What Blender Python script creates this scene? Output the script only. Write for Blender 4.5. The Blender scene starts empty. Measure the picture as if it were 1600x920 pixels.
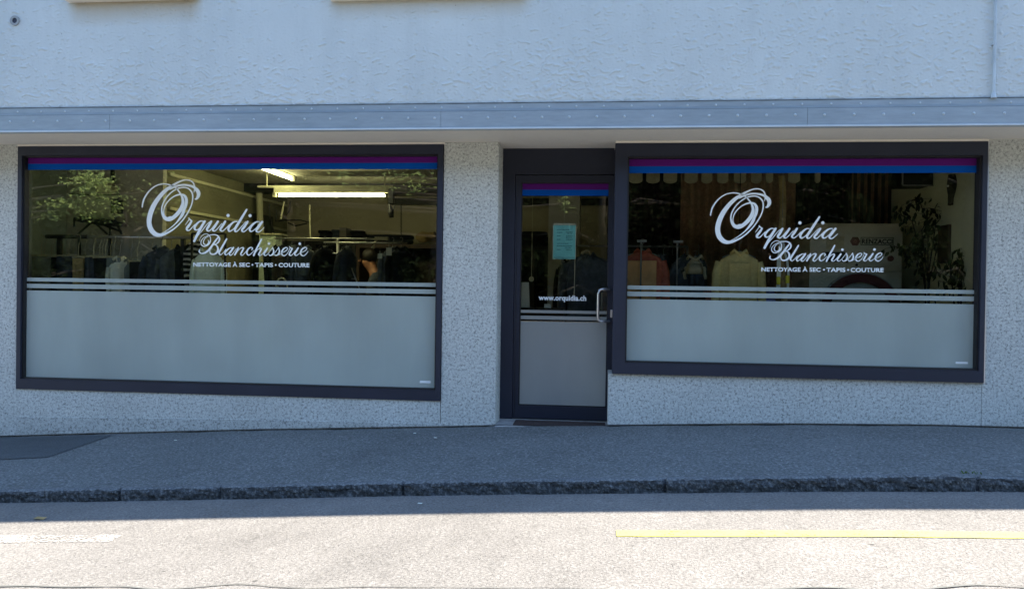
import bpy, bmesh, math, random
from mathutils import Vector, Matrix, noise
random.seed(7)
PI = math.pi
S = bpy.context.scene
COL = S.collection

# ------------------------------------------------------------------ camera
F, CAM = 1250.0, Vector((0.0, -6.5, 1.5))
YAW, PITCH, ROLL = -0.1057, -0.0086, 0.0139
def axes():
    cy, sy, cp, sp = math.cos(YAW), math.sin(YAW), math.cos(PITCH), math.sin(PITCH)
    f = Vector((sy*cp, cy*cp, sp)); r0 = Vector((cy, -sy, 0)); u0 = r0.cross(f)
    c, s = math.cos(ROLL), math.sin(ROLL)
    return r0*c + u0*s, -r0*s + u0*c, f
RX, UX, FX = axes()
cd = bpy.data.cameras.new('camera'); cam = bpy.data.objects.new('camera', cd); COL.objects.link(cam)
cd.sensor_width = 36; cd.lens = 36*F/1600; cd.clip_start = 0.05; cd.clip_end = 600
cam.matrix_world = Matrix(((RX.x, UX.x, -FX.x, CAM.x), (RX.y, UX.y, -FX.y, CAM.y), (RX.z, UX.z, -FX.z, CAM.z), (0, 0, 0, 1)))
S.camera = cam

# ------------------------------------------------------------------ light
SUN_EL, SUN_OFF = math.radians(55), math.radians(67)     # sun is behind the building, well off to the right
sx, sy_ = math.sin(SUN_OFF), math.cos(SUN_OFF)
sdir = Vector((sx*math.cos(SUN_EL), sy_*math.cos(SUN_EL), math.sin(SUN_EL)))   # towards the sun
W = bpy.data.worlds.new('World'); S.world = W; W.use_nodes = True
nt = W.node_tree; nt.nodes.clear()
sky = nt.nodes.new('ShaderNodeTexSky'); sky.sky_type = 'NISHITA'; sky.sun_disc = False
sky.sun_elevation = SUN_EL; sky.sun_rotation = math.atan2(sdir.x, sdir.y)
sky.air_density = 1.0; sky.dust_density = 0.0; sky.ozone_density = 2.0
bg = nt.nodes.new('ShaderNodeBackground'); bg.inputs[1].default_value = 0.15
wo = nt.nodes.new('ShaderNodeOutputWorld')
nt.links.new(sky.outputs[0], bg.inputs[0]); nt.links.new(bg.outputs[0], wo.inputs[0])
sl = bpy.data.lights.new('sun', 'SUN'); sl.energy = 5.0; sl.angle = math.radians(0.5); sl.color = (1.0, 0.925, 0.81)
so = bpy.data.objects.new('sun', sl); COL.objects.link(so); so.rotation_euler = sdir.to_track_quat('Z', 'Y').to_euler()
S.view_settings.view_transform = 'Standard'; S.view_settings.look = 'None'; S.view_settings.gamma = 1
S.view_settings.use_curve_mapping = False
S.view_settings.exposure = 1.85
S.render.resolution_x = 1024; S.render.resolution_y = 588

# ------------------------------------------------------------------ helpers
def at(px, py, Y):
    """point on the plane y = Y measured from the surveyed facade"""
    d = FX + RX*((px-800)/F) + UX*((460-py)/F)
    return CAM + d*((Y-CAM.y)/d.y)
def tag(o, label=None, cat=None, group=None, kind=None):
    if label: o['label'] = label
    if cat: o['category'] = cat
    if group: o['group'] = group
    if kind: o['kind'] = kind
    return o
def empty(name, loc, label, cat, group=None):
    o = bpy.data.objects.new(name, None); COL.objects.link(o); o.location = loc; o.empty_display_size = .1
    return tag(o, label, cat, group)
def link(name, bm, mat, parent=None, smooth=False, solid=None):
    me = bpy.data.meshes.new(name); bm.normal_update(); bm.to_mesh(me); bm.free()
    if mat: me.materials.append(mat)
    o = bpy.data.objects.new(name, me); COL.objects.link(o)
    if smooth:
        for p in me.polygons: p.use_smooth = True
    if parent:
        o.parent = parent
        # meshes are written in world metres; keep them there
        l = world_loc(parent)
        o.matrix_parent_inverse = Matrix.Translation(-l)
    return o
def world_loc(o):
    l = o.location.copy()
    while o.parent:
        l = l + o.matrix_parent_inverse.translation
        o = o.parent; l = l + o.location
    return l
def box(bm, x0, x1, y0, y1, z0, z1, bev=0):
    v = [bm.verts.new(p) for p in ((x0,y0,z0),(x1,y0,z0),(x1,y1,z0),(x0,y1,z0),(x0,y0,z1),(x1,y0,z1),(x1,y1,z1),(x0,y1,z1))]
    fs = [bm.faces.new([v[i] for i in q]) for q in ((0,3,2,1),(4,5,6,7),(0,1,5,4),(1,2,6,5),(2,3,7,6),(3,0,4,7))]
    if bev:
        es = list({e for f in fs for e in f.edges})
        bmesh.ops.bevel(bm, geom=es, offset=bev, segments=2, affect='EDGES', profile=.6)
    return fs
def B(*a, **k):
    bm = bmesh.new(); box(bm, *a, **k); return bm
def tube(bm, pts, r, n=10, cap=True, rs=None):
    pts = [Vector(p) for p in pts]; rings = []
    for i, p in enumerate(pts):
        t = (pts[min(i+1, len(pts)-1)] - pts[max(i-1, 0)]).normalized()
        a = Vector((0,0,1)) if abs(t.z) < .9 else Vector((1,0,0))
        u = t.cross(a).normalized(); w = t.cross(u).normalized()
        rr = rs[i] if rs else r
        rings.append([bm.verts.new(p + (u*math.cos(2*PI*k/n) + w*math.sin(2*PI*k/n))*rr) for k in range(n)])
    for a, b in zip(rings, rings[1:]):
        for k in range(n): bm.faces.new((a[k], a[(k+1)%n], b[(k+1)%n], b[k]))
    if cap:
        bm.faces.new(rings[0][::-1]); bm.faces.new(rings[-1])
def disc(bm, c, nrm, r0, r1, th, n=40):
    """ring (or disc when r0 = 0) of thickness th around c facing nrm"""
    nrm = Vector(nrm).normalized(); a = Vector((0,0,1)) if abs(nrm.z) < .9 else Vector((1,0,0))
    u = nrm.cross(a).normalized(); w = nrm.cross(u).normalized(); c = Vector(c)
    R = []
    for (r, d) in ((r1, 0), (r1, th), (r0, th), (r0, 0)):
        R.append([bm.verts.new(c + nrm*d + (u*math.cos(2*PI*k/n) + w*math.sin(2*PI*k/n))*max(r, 1e-4)) for k in range(n)])
    for i in range(4):
        a_, b_ = R[i], R[(i+1)%4]
        for k in range(n): bm.faces.new((a_[k], a_[(k+1)%n], b_[(k+1)%n], b_[k]))
def lerp(a, b, t): return a + (b-a)*t
def interp(pts, x):
    if x <= pts[0][0]:
        (a, b), (c, d) = pts[0], pts[1]; return b + (d-b)/(c-a)*(x-a)
    for (a, b), (c, d) in zip(pts, pts[1:]):
        if x <= c: return b + (d-b)*(x-a)/(c-a)
    (a, b), (c, d) = pts[-2], pts[-1]; return d + (d-b)/(c-a)*(x-c)

# ------------------------------------------------------------------ materials
class NT:
    def __init__(s, name):
        s.m = bpy.data.materials.new(name); s.m.use_nodes = True; s.t = s.m.node_tree; s.n = s.t.nodes; s.n.clear()
        s.out = s.n.new('ShaderNodeOutputMaterial'); s.tc = s.n.new('ShaderNodeTexCoord')
    def L(s, a, b): s.t.links.new(a, b)
    def noise(s, scale, detail=4, rough=.55, vec=None, dist=0):
        x = s.n.new('ShaderNodeTexNoise'); x.inputs['Scale'].default_value = scale; x.inputs['Detail'].default_value = detail
        x.inputs['Roughness'].default_value = rough; x.inputs['Distortion'].default_value = dist
        s.L(vec or s.tc.outputs['Object'], x.inputs['Vector']); return x.outputs['Fac']
    def voro(s, scale, out='Distance', vec=None):
        x = s.n.new('ShaderNodeTexVoronoi'); x.inputs['Scale'].default_value = scale
        s.L(vec or s.tc.outputs['Object'], x.inputs['Vector']); return x.outputs[out]
    def ramp(s, fac, stops, interp='LINEAR'):
        x = s.n.new('ShaderNodeValToRGB'); x.color_ramp.interpolation = interp
        e = x.color_ramp.elements
        while len(e) < len(stops): e.new(.5)
        for i, (p, c) in enumerate(stops):
            e[i].position = p; e[i].color = (c, c, c, 1) if isinstance(c, (int, float)) else (*c, 1)
        s.L(fac, x.inputs[0]); return x.outputs[0]
    def mix(s, a, b, fac, mode='MIX'):
        x = s.n.new('ShaderNodeMix'); x.data_type = 'RGBA'; x.blend_type = mode
        for v, i in ((fac, 0), (a, 6), (b, 7)):
            if isinstance(v, (int, float)): x.inputs[i].default_value = v if i == 0 else (v, v, v, 1)
            elif isinstance(v, tuple): x.inputs[i].default_value = (*v, 1)
            else: s.L(v, x.inputs[i])
        return x.outputs[2]
    def math(s, op, a, b=0.0):
        x = s.n.new('ShaderNodeMath'); x.operation = op
        for v, i in ((a, 0), (b, 1)):
            if isinstance(v, (int, float)): x.inputs[i].default_value = v
            else: s.L(v, x.inputs[i])
        return x.outputs[0]
    def bump(s, h, strength=.5, dist=.01, nrm=None):
        x = s.n.new('ShaderNodeBump'); x.inputs['Strength'].default_value = strength; x.inputs['Distance'].default_value = dist
        s.L(h, x.inputs['Height'])
        if nrm: s.L(nrm, x.inputs['Normal'])
        return x.outputs[0]
    def sep(s):
        x = s.n.new('ShaderNodeSeparateXYZ'); s.L(s.tc.outputs['Object'], x.inputs[0]); return x.outputs
    def mapping(s, scale):
        x = s.n.new('ShaderNodeMapping'); x.inputs['Scale'].default_value = scale; s.L(s.tc.outputs['Object'], x.inputs[0]); return x.outputs[0]
    def princ(s, col, rough=.6, metal=0, spec=.5, bump=None, **kw):
        p = s.n.new('ShaderNodeBsdfPrincipled')
        if isinstance(col, tuple): p.inputs['Base Color'].default_value = (*col, 1)
        else: s.L(col, p.inputs['Base Color'])
        if isinstance(rough, (int, float)): p.inputs['Roughness'].default_value = rough
        else: s.L(rough, p.inputs['Roughness'])
        p.inputs['Metallic'].default_value = metal; p.inputs['Specular IOR Level'].default_value = spec
        if bump: s.L(bump, p.inputs['Normal'])
        for k, v in kw.items(): p.inputs[k].default_value = v
        s.L(p.outputs[0], s.out.inputs[0]); return p
def simple(name, c, rough=.6, metal=0, var=.18, scale=6, bumpd=0, spec=.4):
    t = NT(name); f = t.noise(scale, 5)
    lo = tuple(x*(1-var) for x in c); hi = tuple(min(1, x*(1+var)) for x in c)
    col = t.ramp(f, [(.3, lo), (.7, hi)])
    b = t.bump(t.noise(scale*9, 3), .4, bumpd) if bumpd else None
    t.princ(col, rough, metal, spec, b); return t.m

def m_plaster():
    t = NT('rough white render')
    big = t.noise(.8, 5, .6); mid = t.noise(6, 4)
    col = t.mix(t.ramp(big, [(.3, (.475, .52, .522)), (.7, (.525, .57, .572))]), t.ramp(mid, [(.35, .97), (.7, 1.0)]), 1, 'MULTIPLY')
    # ridged trowel flecks, denser towards the foot of the wall
    z = t.sep()[2]
    foot = t.math('MULTIPLY', t.math('SUBTRACT', 3.35, z), 1.6)
    n1 = t.noise(26, 2, .5, dist=1.6); n2 = t.noise(110, 3, .6); n3 = t.noise(2.2, 3)
    ridg = t.math('ABSOLUTE', t.math('SUBTRACT', n1, .5))
    r = t.math('MULTIPLY', t.ramp(ridg, [(.0, 1.0), (.035, .6), (.075, 0.0)]), t.ramp(t.noise(13, 3, .6), [(.46, 0.0), (.54, 1.0)]))
    patch = t.ramp(t.math('ADD', n3, t.math('MULTIPLY', foot, .16)), [(.30, .45), (.75, 1.0)])
    h = t.math('ADD', t.math('MULTIPLY', r, t.math('MULTIPLY', patch, .9)), t.math('MULTIPLY', n2, .35))
    pits = t.ramp(t.voro(9), [(.02, .0), (.045, 1.0)])
    pm = t.ramp(t.noise(3.1, 2), [(.5, 1.0), (.6, 0.0)])
    pf = t.math('MAXIMUM', pits, pm)
    col = t.mix((.22, .23, .23), col, pf)
    # ochre stain under the two window sills
    x = t.sep()[0]
    def band(x0, x1):
        a = t.math('SMOOTH_MIN', 1, 1)
        l = t.ramp(t.math('ADD', t.math('MULTIPLY', t.math('SUBTRACT', x, x0), 4), .0), [(0, 0.0), (.4, 1.0)])
        r_ = t.ramp(t.math('ADD', t.math('MULTIPLY', t.math('SUBTRACT', x1, x), 4), .0), [(0, 0.0), (.4, 1.0)])
        return t.math('MULTIPLY', l, r_)
    s0, s1 = at(104, 4, -.52).x, at(318, 4, -.52).x
    s2, s3 = at(512, 2, -.52).x, at(832, 2, -.52).x
    st = t.math('MAXIMUM', band(s0, s1), t.math('MULTIPLY', band(s2, s3), .8))
    ztop = at(300, 4, -.52).z
    dz = t.math('MULTIPLY', t.math('SUBTRACT', z, ztop-.20), 5)
    st = t.math('MULTIPLY', st, t.ramp(t.math('ADD', dz, t.math('MULTIPLY', t.math('SUBTRACT', mid, .5), .5)), [(.1, 0.0), (.95, 1.0)]))
    col = t.mix(col, (.36, .29, .19), t.math('MULTIPLY', st, .75))
    # grime streaks in the bottom 4 cm
    rain = t.noise(5, 5, .65, t.mapping((1, 1, .09))); col = t.mix(col, t.ramp(rain, [(.32, .94), (.55, 1.0)]), 1, 'MULTIPLY')
    g = t.ramp(t.math('ADD', t.math('MULTIPLY', t.math('SUBTRACT', z, 2.86), 8), t.math('MULTIPLY', n1, .5)), [(.0, .55), (.55, 1.0)])
    col = t.mix(col, g, .5, 'MULTIPLY')
    t.princ(col, .9, 0, .2, t.bump(n2, .5, .003)); return t.m
def m_granite(k=1.0):
    t = NT('speckled washed granite')
    v = t.voro(75, 'Color'); n = t.noise(150, 3, .7); m = t.noise(52, 5, .85); big = t.noise(1.6, 4)
    bw = t.n.new('ShaderNodeRGBToBW'); t.L(v, bw.inputs[0])
    a = t.ramp(bw.outputs[0], [(.08, (.27, .27, .25)), (.25, (.46, .47, .44)), (.62, (.61, .63, .58)), (.95, (.72, .74, .69))])
    b = t.ramp(m, [(.42, (.11, .11, .105)), (.475, (.50, .51, .48)), (.72, (.70, .715, .665))])
    col = t.mix(a, b, .68); col = t.mix(col, t.ramp(big, [(.3, .88*k), (.75, 1.03*k)]), 1, 'MULTIPLY')
    dk = t.ramp(n, [(.34, .45), (.42, 1.0)]); col = t.mix(col, dk, .8, 'MULTIPLY')
    zg = t.math('SUBTRACT', t.sep()[2], t.math('MULTIPLY', t.sep()[0], .04))
    dirt = t.ramp(t.math('ADD', t.math('MULTIPLY', t.math('SUBTRACT', zg, .27), 3.2), t.math('MULTIPLY', t.math('SUBTRACT', t.noise(5, 6, .65), .5), 1.3)), [(.0, .75), (.45, 0.0)])
    col = t.mix(col, (.20, .19, .16), t.math('MULTIPLY', dirt, .45))
    t.princ(col, .82, 0, .3, t.bump(t.math('ADD', m, n), .5, .004)); return t.m
def m_asphalt(name, lo, hi, grain=120, stone=.55, rough=.9):
    t = NT(name)
    n = t.noise(grain, 4, .7); v = t.voro(grain*.9); big = t.noise(.9, 6, .6); mid = t.noise(7, 4)
    col = t.ramp(n, [(.33, tuple(x*.62 for x in lo)), (.5, lo), (.68, hi)])
    st = t.ramp(v, [(.10, 1.0), (.26, 0.0)]); sm = t.ramp(t.noise(grain*.55, 2), [(.47, 0.0), (.6, 1.0)])
    col = t.mix(col, tuple(min(1, x*2.0) for x in hi), t.math('MULTIPLY', t.math('MULTIPLY', st, sm), stone))
    col = t.mix(col, t.ramp(big, [(.3, .84), (.7, 1.08)]), 1, 'MULTIPLY')
    col = t.mix(col, t.ramp(mid, [(.3, .93), (.7, 1.04)]), 1, 'MULTIPLY')
    gum = t.ramp(t.voro(2.3), [(.022, .0), (.035, 1.0)]); stn = t.ramp(t.noise(1.7, 5, .7), [(.28, .90), (.42, 1.0)])
    col = t.mix(col, t.mix(gum, 1.0, .45), 1, 'MULTIPLY'); col = t.mix(col, stn, 1, 'MULTIPLY')
    t.princ(col, rough, 0, .25, t.bump(t.math('ADD', n, st), .8, .006)); return t.m
def m_glass():
    t = NT('double glazing')
    g = t.n.new('ShaderNodeBsdfGlossy'); g.inputs['Roughness'].default_value = .0; g.inputs['Color'].default_value = (1, 1, 1, 1)
    
    tr = t.n.new('ShaderNodeBsdfTransparent'); tr.inputs['Color'].default_value = (.93, .93, .88, 1)
    fr = t.n.new('ShaderNodeFresnel'); fr.inputs['IOR'].default_value = 1.52
    fac = t.math('ADD', t.math('MULTIPLY', fr.outputs[0], 1.3), .03)
    mx = t.n.new('ShaderNodeMixShader'); t.L(fac, mx.inputs[0]); t.L(tr.outputs[0], mx.inputs[1]); t.L(g.outputs[0], mx.inputs[2])
    t.L(mx.outputs[0], t.out.inputs[0]); return t.m
def m_frost(name='frosted film', dif=(.45, .50, .465), tr=(.85, .92, .86)):
    t = NT(name)
    d = t.n.new('ShaderNodeBsdfDiffuse'); n = t.math('ADD', t.math('MULTIPLY', t.noise(1.1, 3), .7), t.math('MULTIPLY', t.noise(5, 5, .6, t.mapping((1, 1, .22))), .45))
    col = t.ramp(n, [(.3, tuple(x*.80 for x in dif)), (.7, tuple(x*1.04 for x in dif))]); t.L(col, d.inputs[0])
    l = t.n.new('ShaderNodeBsdfRefraction'); l.inputs['Color'].default_value = (*tr, 1); l.inputs['Roughness'].default_value = .42; l.inputs['IOR'].default_value = 1.12
    mx = t.n.new('ShaderNodeMixShader'); mx.inputs[0].default_value = .30; t.L(d.outputs[0], mx.inputs[1]); t.L(l.outputs[0], mx.inputs[2])
    t.L(mx.outputs[0], t.out.inputs[0]); return t.m
def m_paint(name, c, thr):
    t = NT(name); n = t.noise(60, 4, .75); g = t.noise(7, 3)
    p = t.n.new('ShaderNodeBsdfPrincipled'); p.inputs['Roughness'].default_value = .8
    t.L(t.ramp(g, [(.3, tuple(x*.9 for x in c)), (.7, tuple(min(1, x*1.08) for x in c))]), p.inputs['Base Color'])
    tr = t.n.new('ShaderNodeBsdfTransparent'); mx = t.n.new('ShaderNodeMixShader')
    t.L(t.ramp(t.math('ADD', n, t.math('MULTIPLY', t.math('SUBTRACT', g, .5), .3)), [(thr-.03, 0.0), (thr+.05, 1.0)]), mx.inputs[0])
    t.L(tr.outputs[0], mx.inputs[1]); t.L(p.outputs[0], mx.inputs[2]); t.L(mx.outputs[0], t.out.inputs[0]); return t.m
def m_leaf(name, c, tr=.35):
    t = NT(name); n = t.noise(2.3, 3)
    col = t.ramp(n, [(.3, tuple(x*.6 for x in c)), (.7, tuple(min(1, x*1.35) for x in c))])
    d = t.n.new('ShaderNodeBsdfDiffuse'); l = t.n.new('ShaderNodeBsdfTranslucent'); t.L(col, d.inputs[0]); t.L(col, l.inputs[0])
    mx = t.n.new('ShaderNodeMixShader'); mx.inputs[0].default_value = tr; t.L(d.outputs[0], mx.inputs[1]); t.L(l.outputs[0], mx.inputs[2])
    t.L(mx.outputs[0], t.out.inputs[0]); return t.m
def m_emit(name, c, s):
    t = NT(name); e = t.n.new('ShaderNodeEmission'); e.inputs[0].default_value = (*c, 1); e.inputs[1].default_value = s
    t.L(e.outputs[0], t.out.inputs[0]); return t.m
def m_cloth(name, c, scale=30, var=.22):
    t = NT(name); w = t.noise(scale, 4, .6); b = t.noise(3, 3)
    col = t.ramp(w, [(.3, tuple(x*(1-var) for x in c)), (.7, tuple(min(1, x*(1+var)) for x in c))])
    col = t.mix(col, t.ramp(b, [(.3, .85), (.7, 1.08)]), 1, 'MULTIPLY')
    t.princ(col, .9, 0, .15, t.bump(t.noise(14, 3), .5, .01)); return t.m
def m_metalband():
    t = NT('weathered sheet metal')
    n = t.noise(1.3, 5); s = t.noise(8, 4, .6, t.mapping((1, 1, 6)))
    col = t.ramp(n, [(.3, (.24, .29, .32)), (.7, (.30, .35, .385))]); col = t.mix(col, t.ramp(s, [(.3, .88), (.7, 1.05)]), 1, 'MULTIPLY')
    t.princ(col, .55, .25, .4, t.bump(n, .2, .01)); return t.m
def m_soffit():
    t = NT('painted soffit'); n = t.noise(.9, 5); s = t.noise(30, 3)
    col = t.mix(t.ramp(n, [(.3, (.79, .74, .65)), (.7, (.84, .80, .71))]), t.ramp(s, [(.3, .96), (.7, 1.0)]), 1, 'MULTIPLY')
    t.princ(col, .85, 0, .2, t.bump(s, .2, .003)); return t.m
def m_stripe_cloth():
    t = NT('black and white striped knit'); w = t.n.new('ShaderNodeTexWave'); w.wave_type = 'BANDS'; w.bands_direction = 'Z'
    w.inputs['Scale'].default_value = 6.5; w.inputs['Distortion'].default_value = 3; t.L(t.tc.outputs['Object'], w.inputs[0])
    t.princ(t.ramp(w.outputs['Fac'], [(.55, (.012, .012, .016)), (.7, (.45, .45, .42))]), .9, 0, .1); return t.m

M = dict(
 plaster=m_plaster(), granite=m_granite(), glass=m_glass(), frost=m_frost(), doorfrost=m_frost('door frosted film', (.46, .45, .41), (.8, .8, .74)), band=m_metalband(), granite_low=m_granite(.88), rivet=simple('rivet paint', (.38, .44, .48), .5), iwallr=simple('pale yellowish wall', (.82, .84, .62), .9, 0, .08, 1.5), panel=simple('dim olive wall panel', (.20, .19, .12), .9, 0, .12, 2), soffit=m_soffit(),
 road=m_asphalt('worn road asphalt', (.192, .180, .164), (.28, .264, .244), 75, .4),
 pave=m_asphalt('pavement asphalt', (.135, .143, .139), (.26, .268, .26), 52, .9),
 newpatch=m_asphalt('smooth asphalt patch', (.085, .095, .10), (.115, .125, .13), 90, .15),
 kerb=m_asphalt('rough kerb stone', (.055, .060, .063), (.17, .18, .182), 44, .3),
 frame=simple('dark anodised frame', (.023, .027, .044), .45, .2, .12, 3, .0006),
 door=simple('dark door paint', (.020, .023, .038), .5, .2, .12, 3, .0006),
 purple=simple('purple vinyl', (.105, .012, .15), .9, 0, .05, 2, 0, .05),
 blue=simple('blue vinyl', (.002, .075, .36), .9, 0, .05, 2, 0, .05),
 letter=simple('white vinyl lettering', (.78, .81, .80), .6, 0, .03, 2),
 steel=simple('brushed steel', (.62, .62, .63), .3, .9, .1, 12),
 dull=simple('dull grey metal', (.25, .26, .26), .5, .3, .1, 8),
 stone=simple('threshold stone', (.34, .34, .33), .85, 0, .25, 14, .004),
 mat=simple('brown ribbed mat', (.055, .035, .03), .95, 0, .3, 40, .01),
 paintw=m_paint('white road paint', (.42, .395, .36), .50),
 painty=m_paint('yellow road paint', (.46, .42, .115), .36),
 iwall=simple('pale greenish wall', (.62, .74, .60), .9, 0, .08, 1.5),
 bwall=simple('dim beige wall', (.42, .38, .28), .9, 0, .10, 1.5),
 pwall=simple('warm grey partition', (.58, .57, .49), .9, 0, .08, 1.5),
 iceil=simple('ceiling paint', (.42, .40, .32), .9, 0, .12, 1.5),
 ifloor=simple('vinyl floor', (.20, .19, .17), .6, 0, .15, 3),
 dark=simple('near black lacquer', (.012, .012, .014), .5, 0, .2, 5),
 brown=simple('dark brown timber', (.045, .024, .015), .6, 0, .35, 7),
 curtain=m_cloth('brown curtain cloth', (.30, .18, .115), 40),
 blackcurtain=m_cloth('aubergine curtain cloth', (.035, .02, .025), 40),
 cream=m_cloth('cream cloth', (.44, .41, .29), 30, .12),
 beige=simple('beige machine enamel', (.50, .49, .40), .45, 0, .06, 2),
 red=simple('dark red enamel', (.10, .018, .022), .5, 0, .15, 6),
 redcloth=m_cloth('red cloth', (.50, .14, .09), 30),
 tan=m_cloth('tan garment cover', (.74, .43, .20), 14, .1),
 card=m_cloth('olive cream knit', (.90, .76, .36), 30, .12),
 mint=m_cloth('pale green coat cloth', (.74, .86, .74), 22, .08),
 navy=m_cloth('navy cloth', (.05, .062, .09), 22), black=m_cloth('black cloth', (.013, .015, .021), 22),
 denim=m_cloth('slate cloth', (.10, .12, .15), 22), grey=m_cloth('grey cloth', (.20, .24, .23), 22),
 olive=m_cloth('khaki cloth', (.42, .33, .16), 22), white=m_cloth('off white cloth', (.80, .85, .76), 22, .08),
 pink=m_cloth('pink cloth', (.45, .22, .20), 22, .1), lilac=m_cloth('periwinkle cloth', (.30, .34, .75), 22, .1),
 stripe=m_stripe_cloth(), skin=simple('skin', (.34, .16, .10), .6, 0, .1, 9), hair=simple('dark hair', (.012, .008, .006), .6, 0, .3, 30),
 tubeglow=m_emit('lit fluorescent tube', (1.0, .98, .56), 13.0), fixture=simple('fixture enamel', (.55, .53, .36), .5, 0, .1, 5),
 ficus=m_leaf('dark ficus leaf', (.035, .05, .022), .25), bark=simple('bark', (.035, .028, .02), .95, 0, .35, 9, .02),
 sunleaf=m_leaf('fresh green leaf', (.28, .35, .12), .5), treeleaf=m_leaf('dark tree leaf', (.014, .020, .009), .3), hedgeleaf=m_leaf('yew hedge leaf', (.006, .009, .005), .2),  # tree and yew leaf: shade put into the colour to dim reflections
 grass=simple('rough grass', (.045, .06, .02), .95, 0, .4, 25, .02),
 cyan=simple('turquoise paper', (.24, .68, .74), .7, 0, .05, 4), ink=simple('dark printing ink', (.02, .10, .14), .7, 0, .1, 9),
 paper=simple('white paper', (.66, .68, .60), .8, 0, .06, 8), yellow=simple('bright yellow plastic', (.80, .78, .05), .5, 0, .05, 8),
 palestrap=m_cloth('pale translucent strap', (.68, .78, .80), 18, .08), kraft=simple('kraft paper', (.35, .25, .11), .85, 0, .15, 10, .003),
 wallgrey=simple('rendered garden wall', (.16, .15, .13), .95, 0, .2, 6, .01), shutter=simple('window frame paint', (.5, .5, .48), .6),
)

# ------------------------------------------------------------------ ground
BASE = [(at(px, py, 0).x, at(px, py, 0).z) for px, py in ((0,682),(130,678),(400,671.5),(560,669),(690,667),(780,665),(960,665),(1200,662.5),(1450,664.5),(1600,668.5))]
KY = -1.72
KTOP = [(at(px, py, KY+.02).x, at(px, py, KY+.02).z) for px, py in ((0,766),(186,763),(342,760),(629,753),(800,750),(1039,747.5),(1296,744),(1480,741.5),(1530,744),(1600,747))]
KBOT = [(at(px, py, KY).x, at(px, py, KY).z) for px, py in ((0,784.5),(200,781.5),(400,778),(629,773.5),(800,771),(1000,769.5),(1296,766.5),(1600,767))]
def clampx(x): return max(-9, min(9, x))
def ramp_out(pts, x):
    lo, hi = pts[0][0], pts[-1][0]
    if x < lo: return pts[0][1] + (x-lo)*.040
    if x > hi: return pts[-1][1] + (x-hi)*.030
    return interp(pts, x)
def zbase(x): return ramp_out(BASE, x)
def zktop(x): return ramp_out(KTOP, x)
def zkbot(x): return ramp_out(KBOT, x)
def zroad(x, y):
    d = KY - y
    return zkbot(x) - .004 + .03*math.sin(min(1, max(0, d/6.8))*PI) - .012*max(0, min(d, 6))*.3
def road_at(px, py):
    d = (FX + RX*((px-800)/F) + UX*((460-py)/F))
    t = 3.0
    for _ in range(40):
        p = CAM + d*t; t += (p.z - zroad(p.x, p.y))/(-d.z)
    return CAM + d*t
def sheet(name, xs, ys, zf, mat, kind='structure'):
    bm = bmesh.new(); G = [[bm.verts.new((x, y, zf(x, y))) for x in xs] for y in ys]
    for a, b in zip(G, G[1:]):
        for i in range(len(xs)-1): bm.faces.new((a[i], a[i+1], b[i+1], b[i]))
    return tag(link(name, bm, mat, smooth=True), kind=kind)
XS = [-60, -40, -25, -16, -11] + [-9 + i*.25 for i in range(73)] + [11, 16, 25, 40, 60]
def R_(a, b, n): return [a+(b-a)*i/n for i in range(n+1)]
sheet('road', XS, R_(-8.6, KY+.02, 28), zroad, M['road'])
sheet('pavement', XS, R_(KY+.036, .004, 10), lambda x, y: lerp(zktop(x)+.004, zbase(x), min(1, (y-KY-.036)/(-KY-.036))) + .004*noise.noise((x*1.3, y*2, 0)), M['pave'])
# far ground as one sheet, under everything
sheet('ground', [-300, -120, -60, -30, -12, 0, 12, 30, 60, 120, 300], [-300, -100, -40, -20, -10.4, 0, 40, 300], lambda x, y: -.4 + .03*max(-60, min(60, x)) if y > -20 else (-.2+.03*max(-60, min(60, x))), M['grass'])
sheet('far_pavement', XS, R_(-10.6, -8.6, 4), lambda x, y: zroad(x, -8.6)+.12, M['pave'])
sheet('verge', XS, [-30, -20, -14, -10.6], lambda x, y: zroad(x, -8.6)+.125, M['grass'])
# darker repair patch in the pavement, lower left
def pave_pt(px, py):
    d = (FX + RX*((px-800)/F) + UX*((460-py)/F)); t = 5.5
    for _ in range(40):
        p = CAM + d*t
        z = lerp(zktop(p.x)+.004, zbase(p.x), min(1, max(0, (p.y-KY-.036)/(-KY-.036)))) + .007
        t += (p.z-z)/(-d.z)
    p = CAM + d*t; return p
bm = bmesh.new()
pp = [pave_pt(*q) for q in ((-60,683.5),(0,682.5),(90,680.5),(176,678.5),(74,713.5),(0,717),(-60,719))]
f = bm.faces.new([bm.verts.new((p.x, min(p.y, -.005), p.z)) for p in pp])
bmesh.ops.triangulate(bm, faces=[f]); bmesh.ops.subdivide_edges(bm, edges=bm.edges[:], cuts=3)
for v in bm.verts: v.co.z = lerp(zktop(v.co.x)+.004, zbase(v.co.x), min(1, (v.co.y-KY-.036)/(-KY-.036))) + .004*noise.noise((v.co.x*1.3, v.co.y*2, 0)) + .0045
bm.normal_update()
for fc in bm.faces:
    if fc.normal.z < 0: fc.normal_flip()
tag(link('pavement_patch', bm, M['newpatch']), kind='structure')
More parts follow.
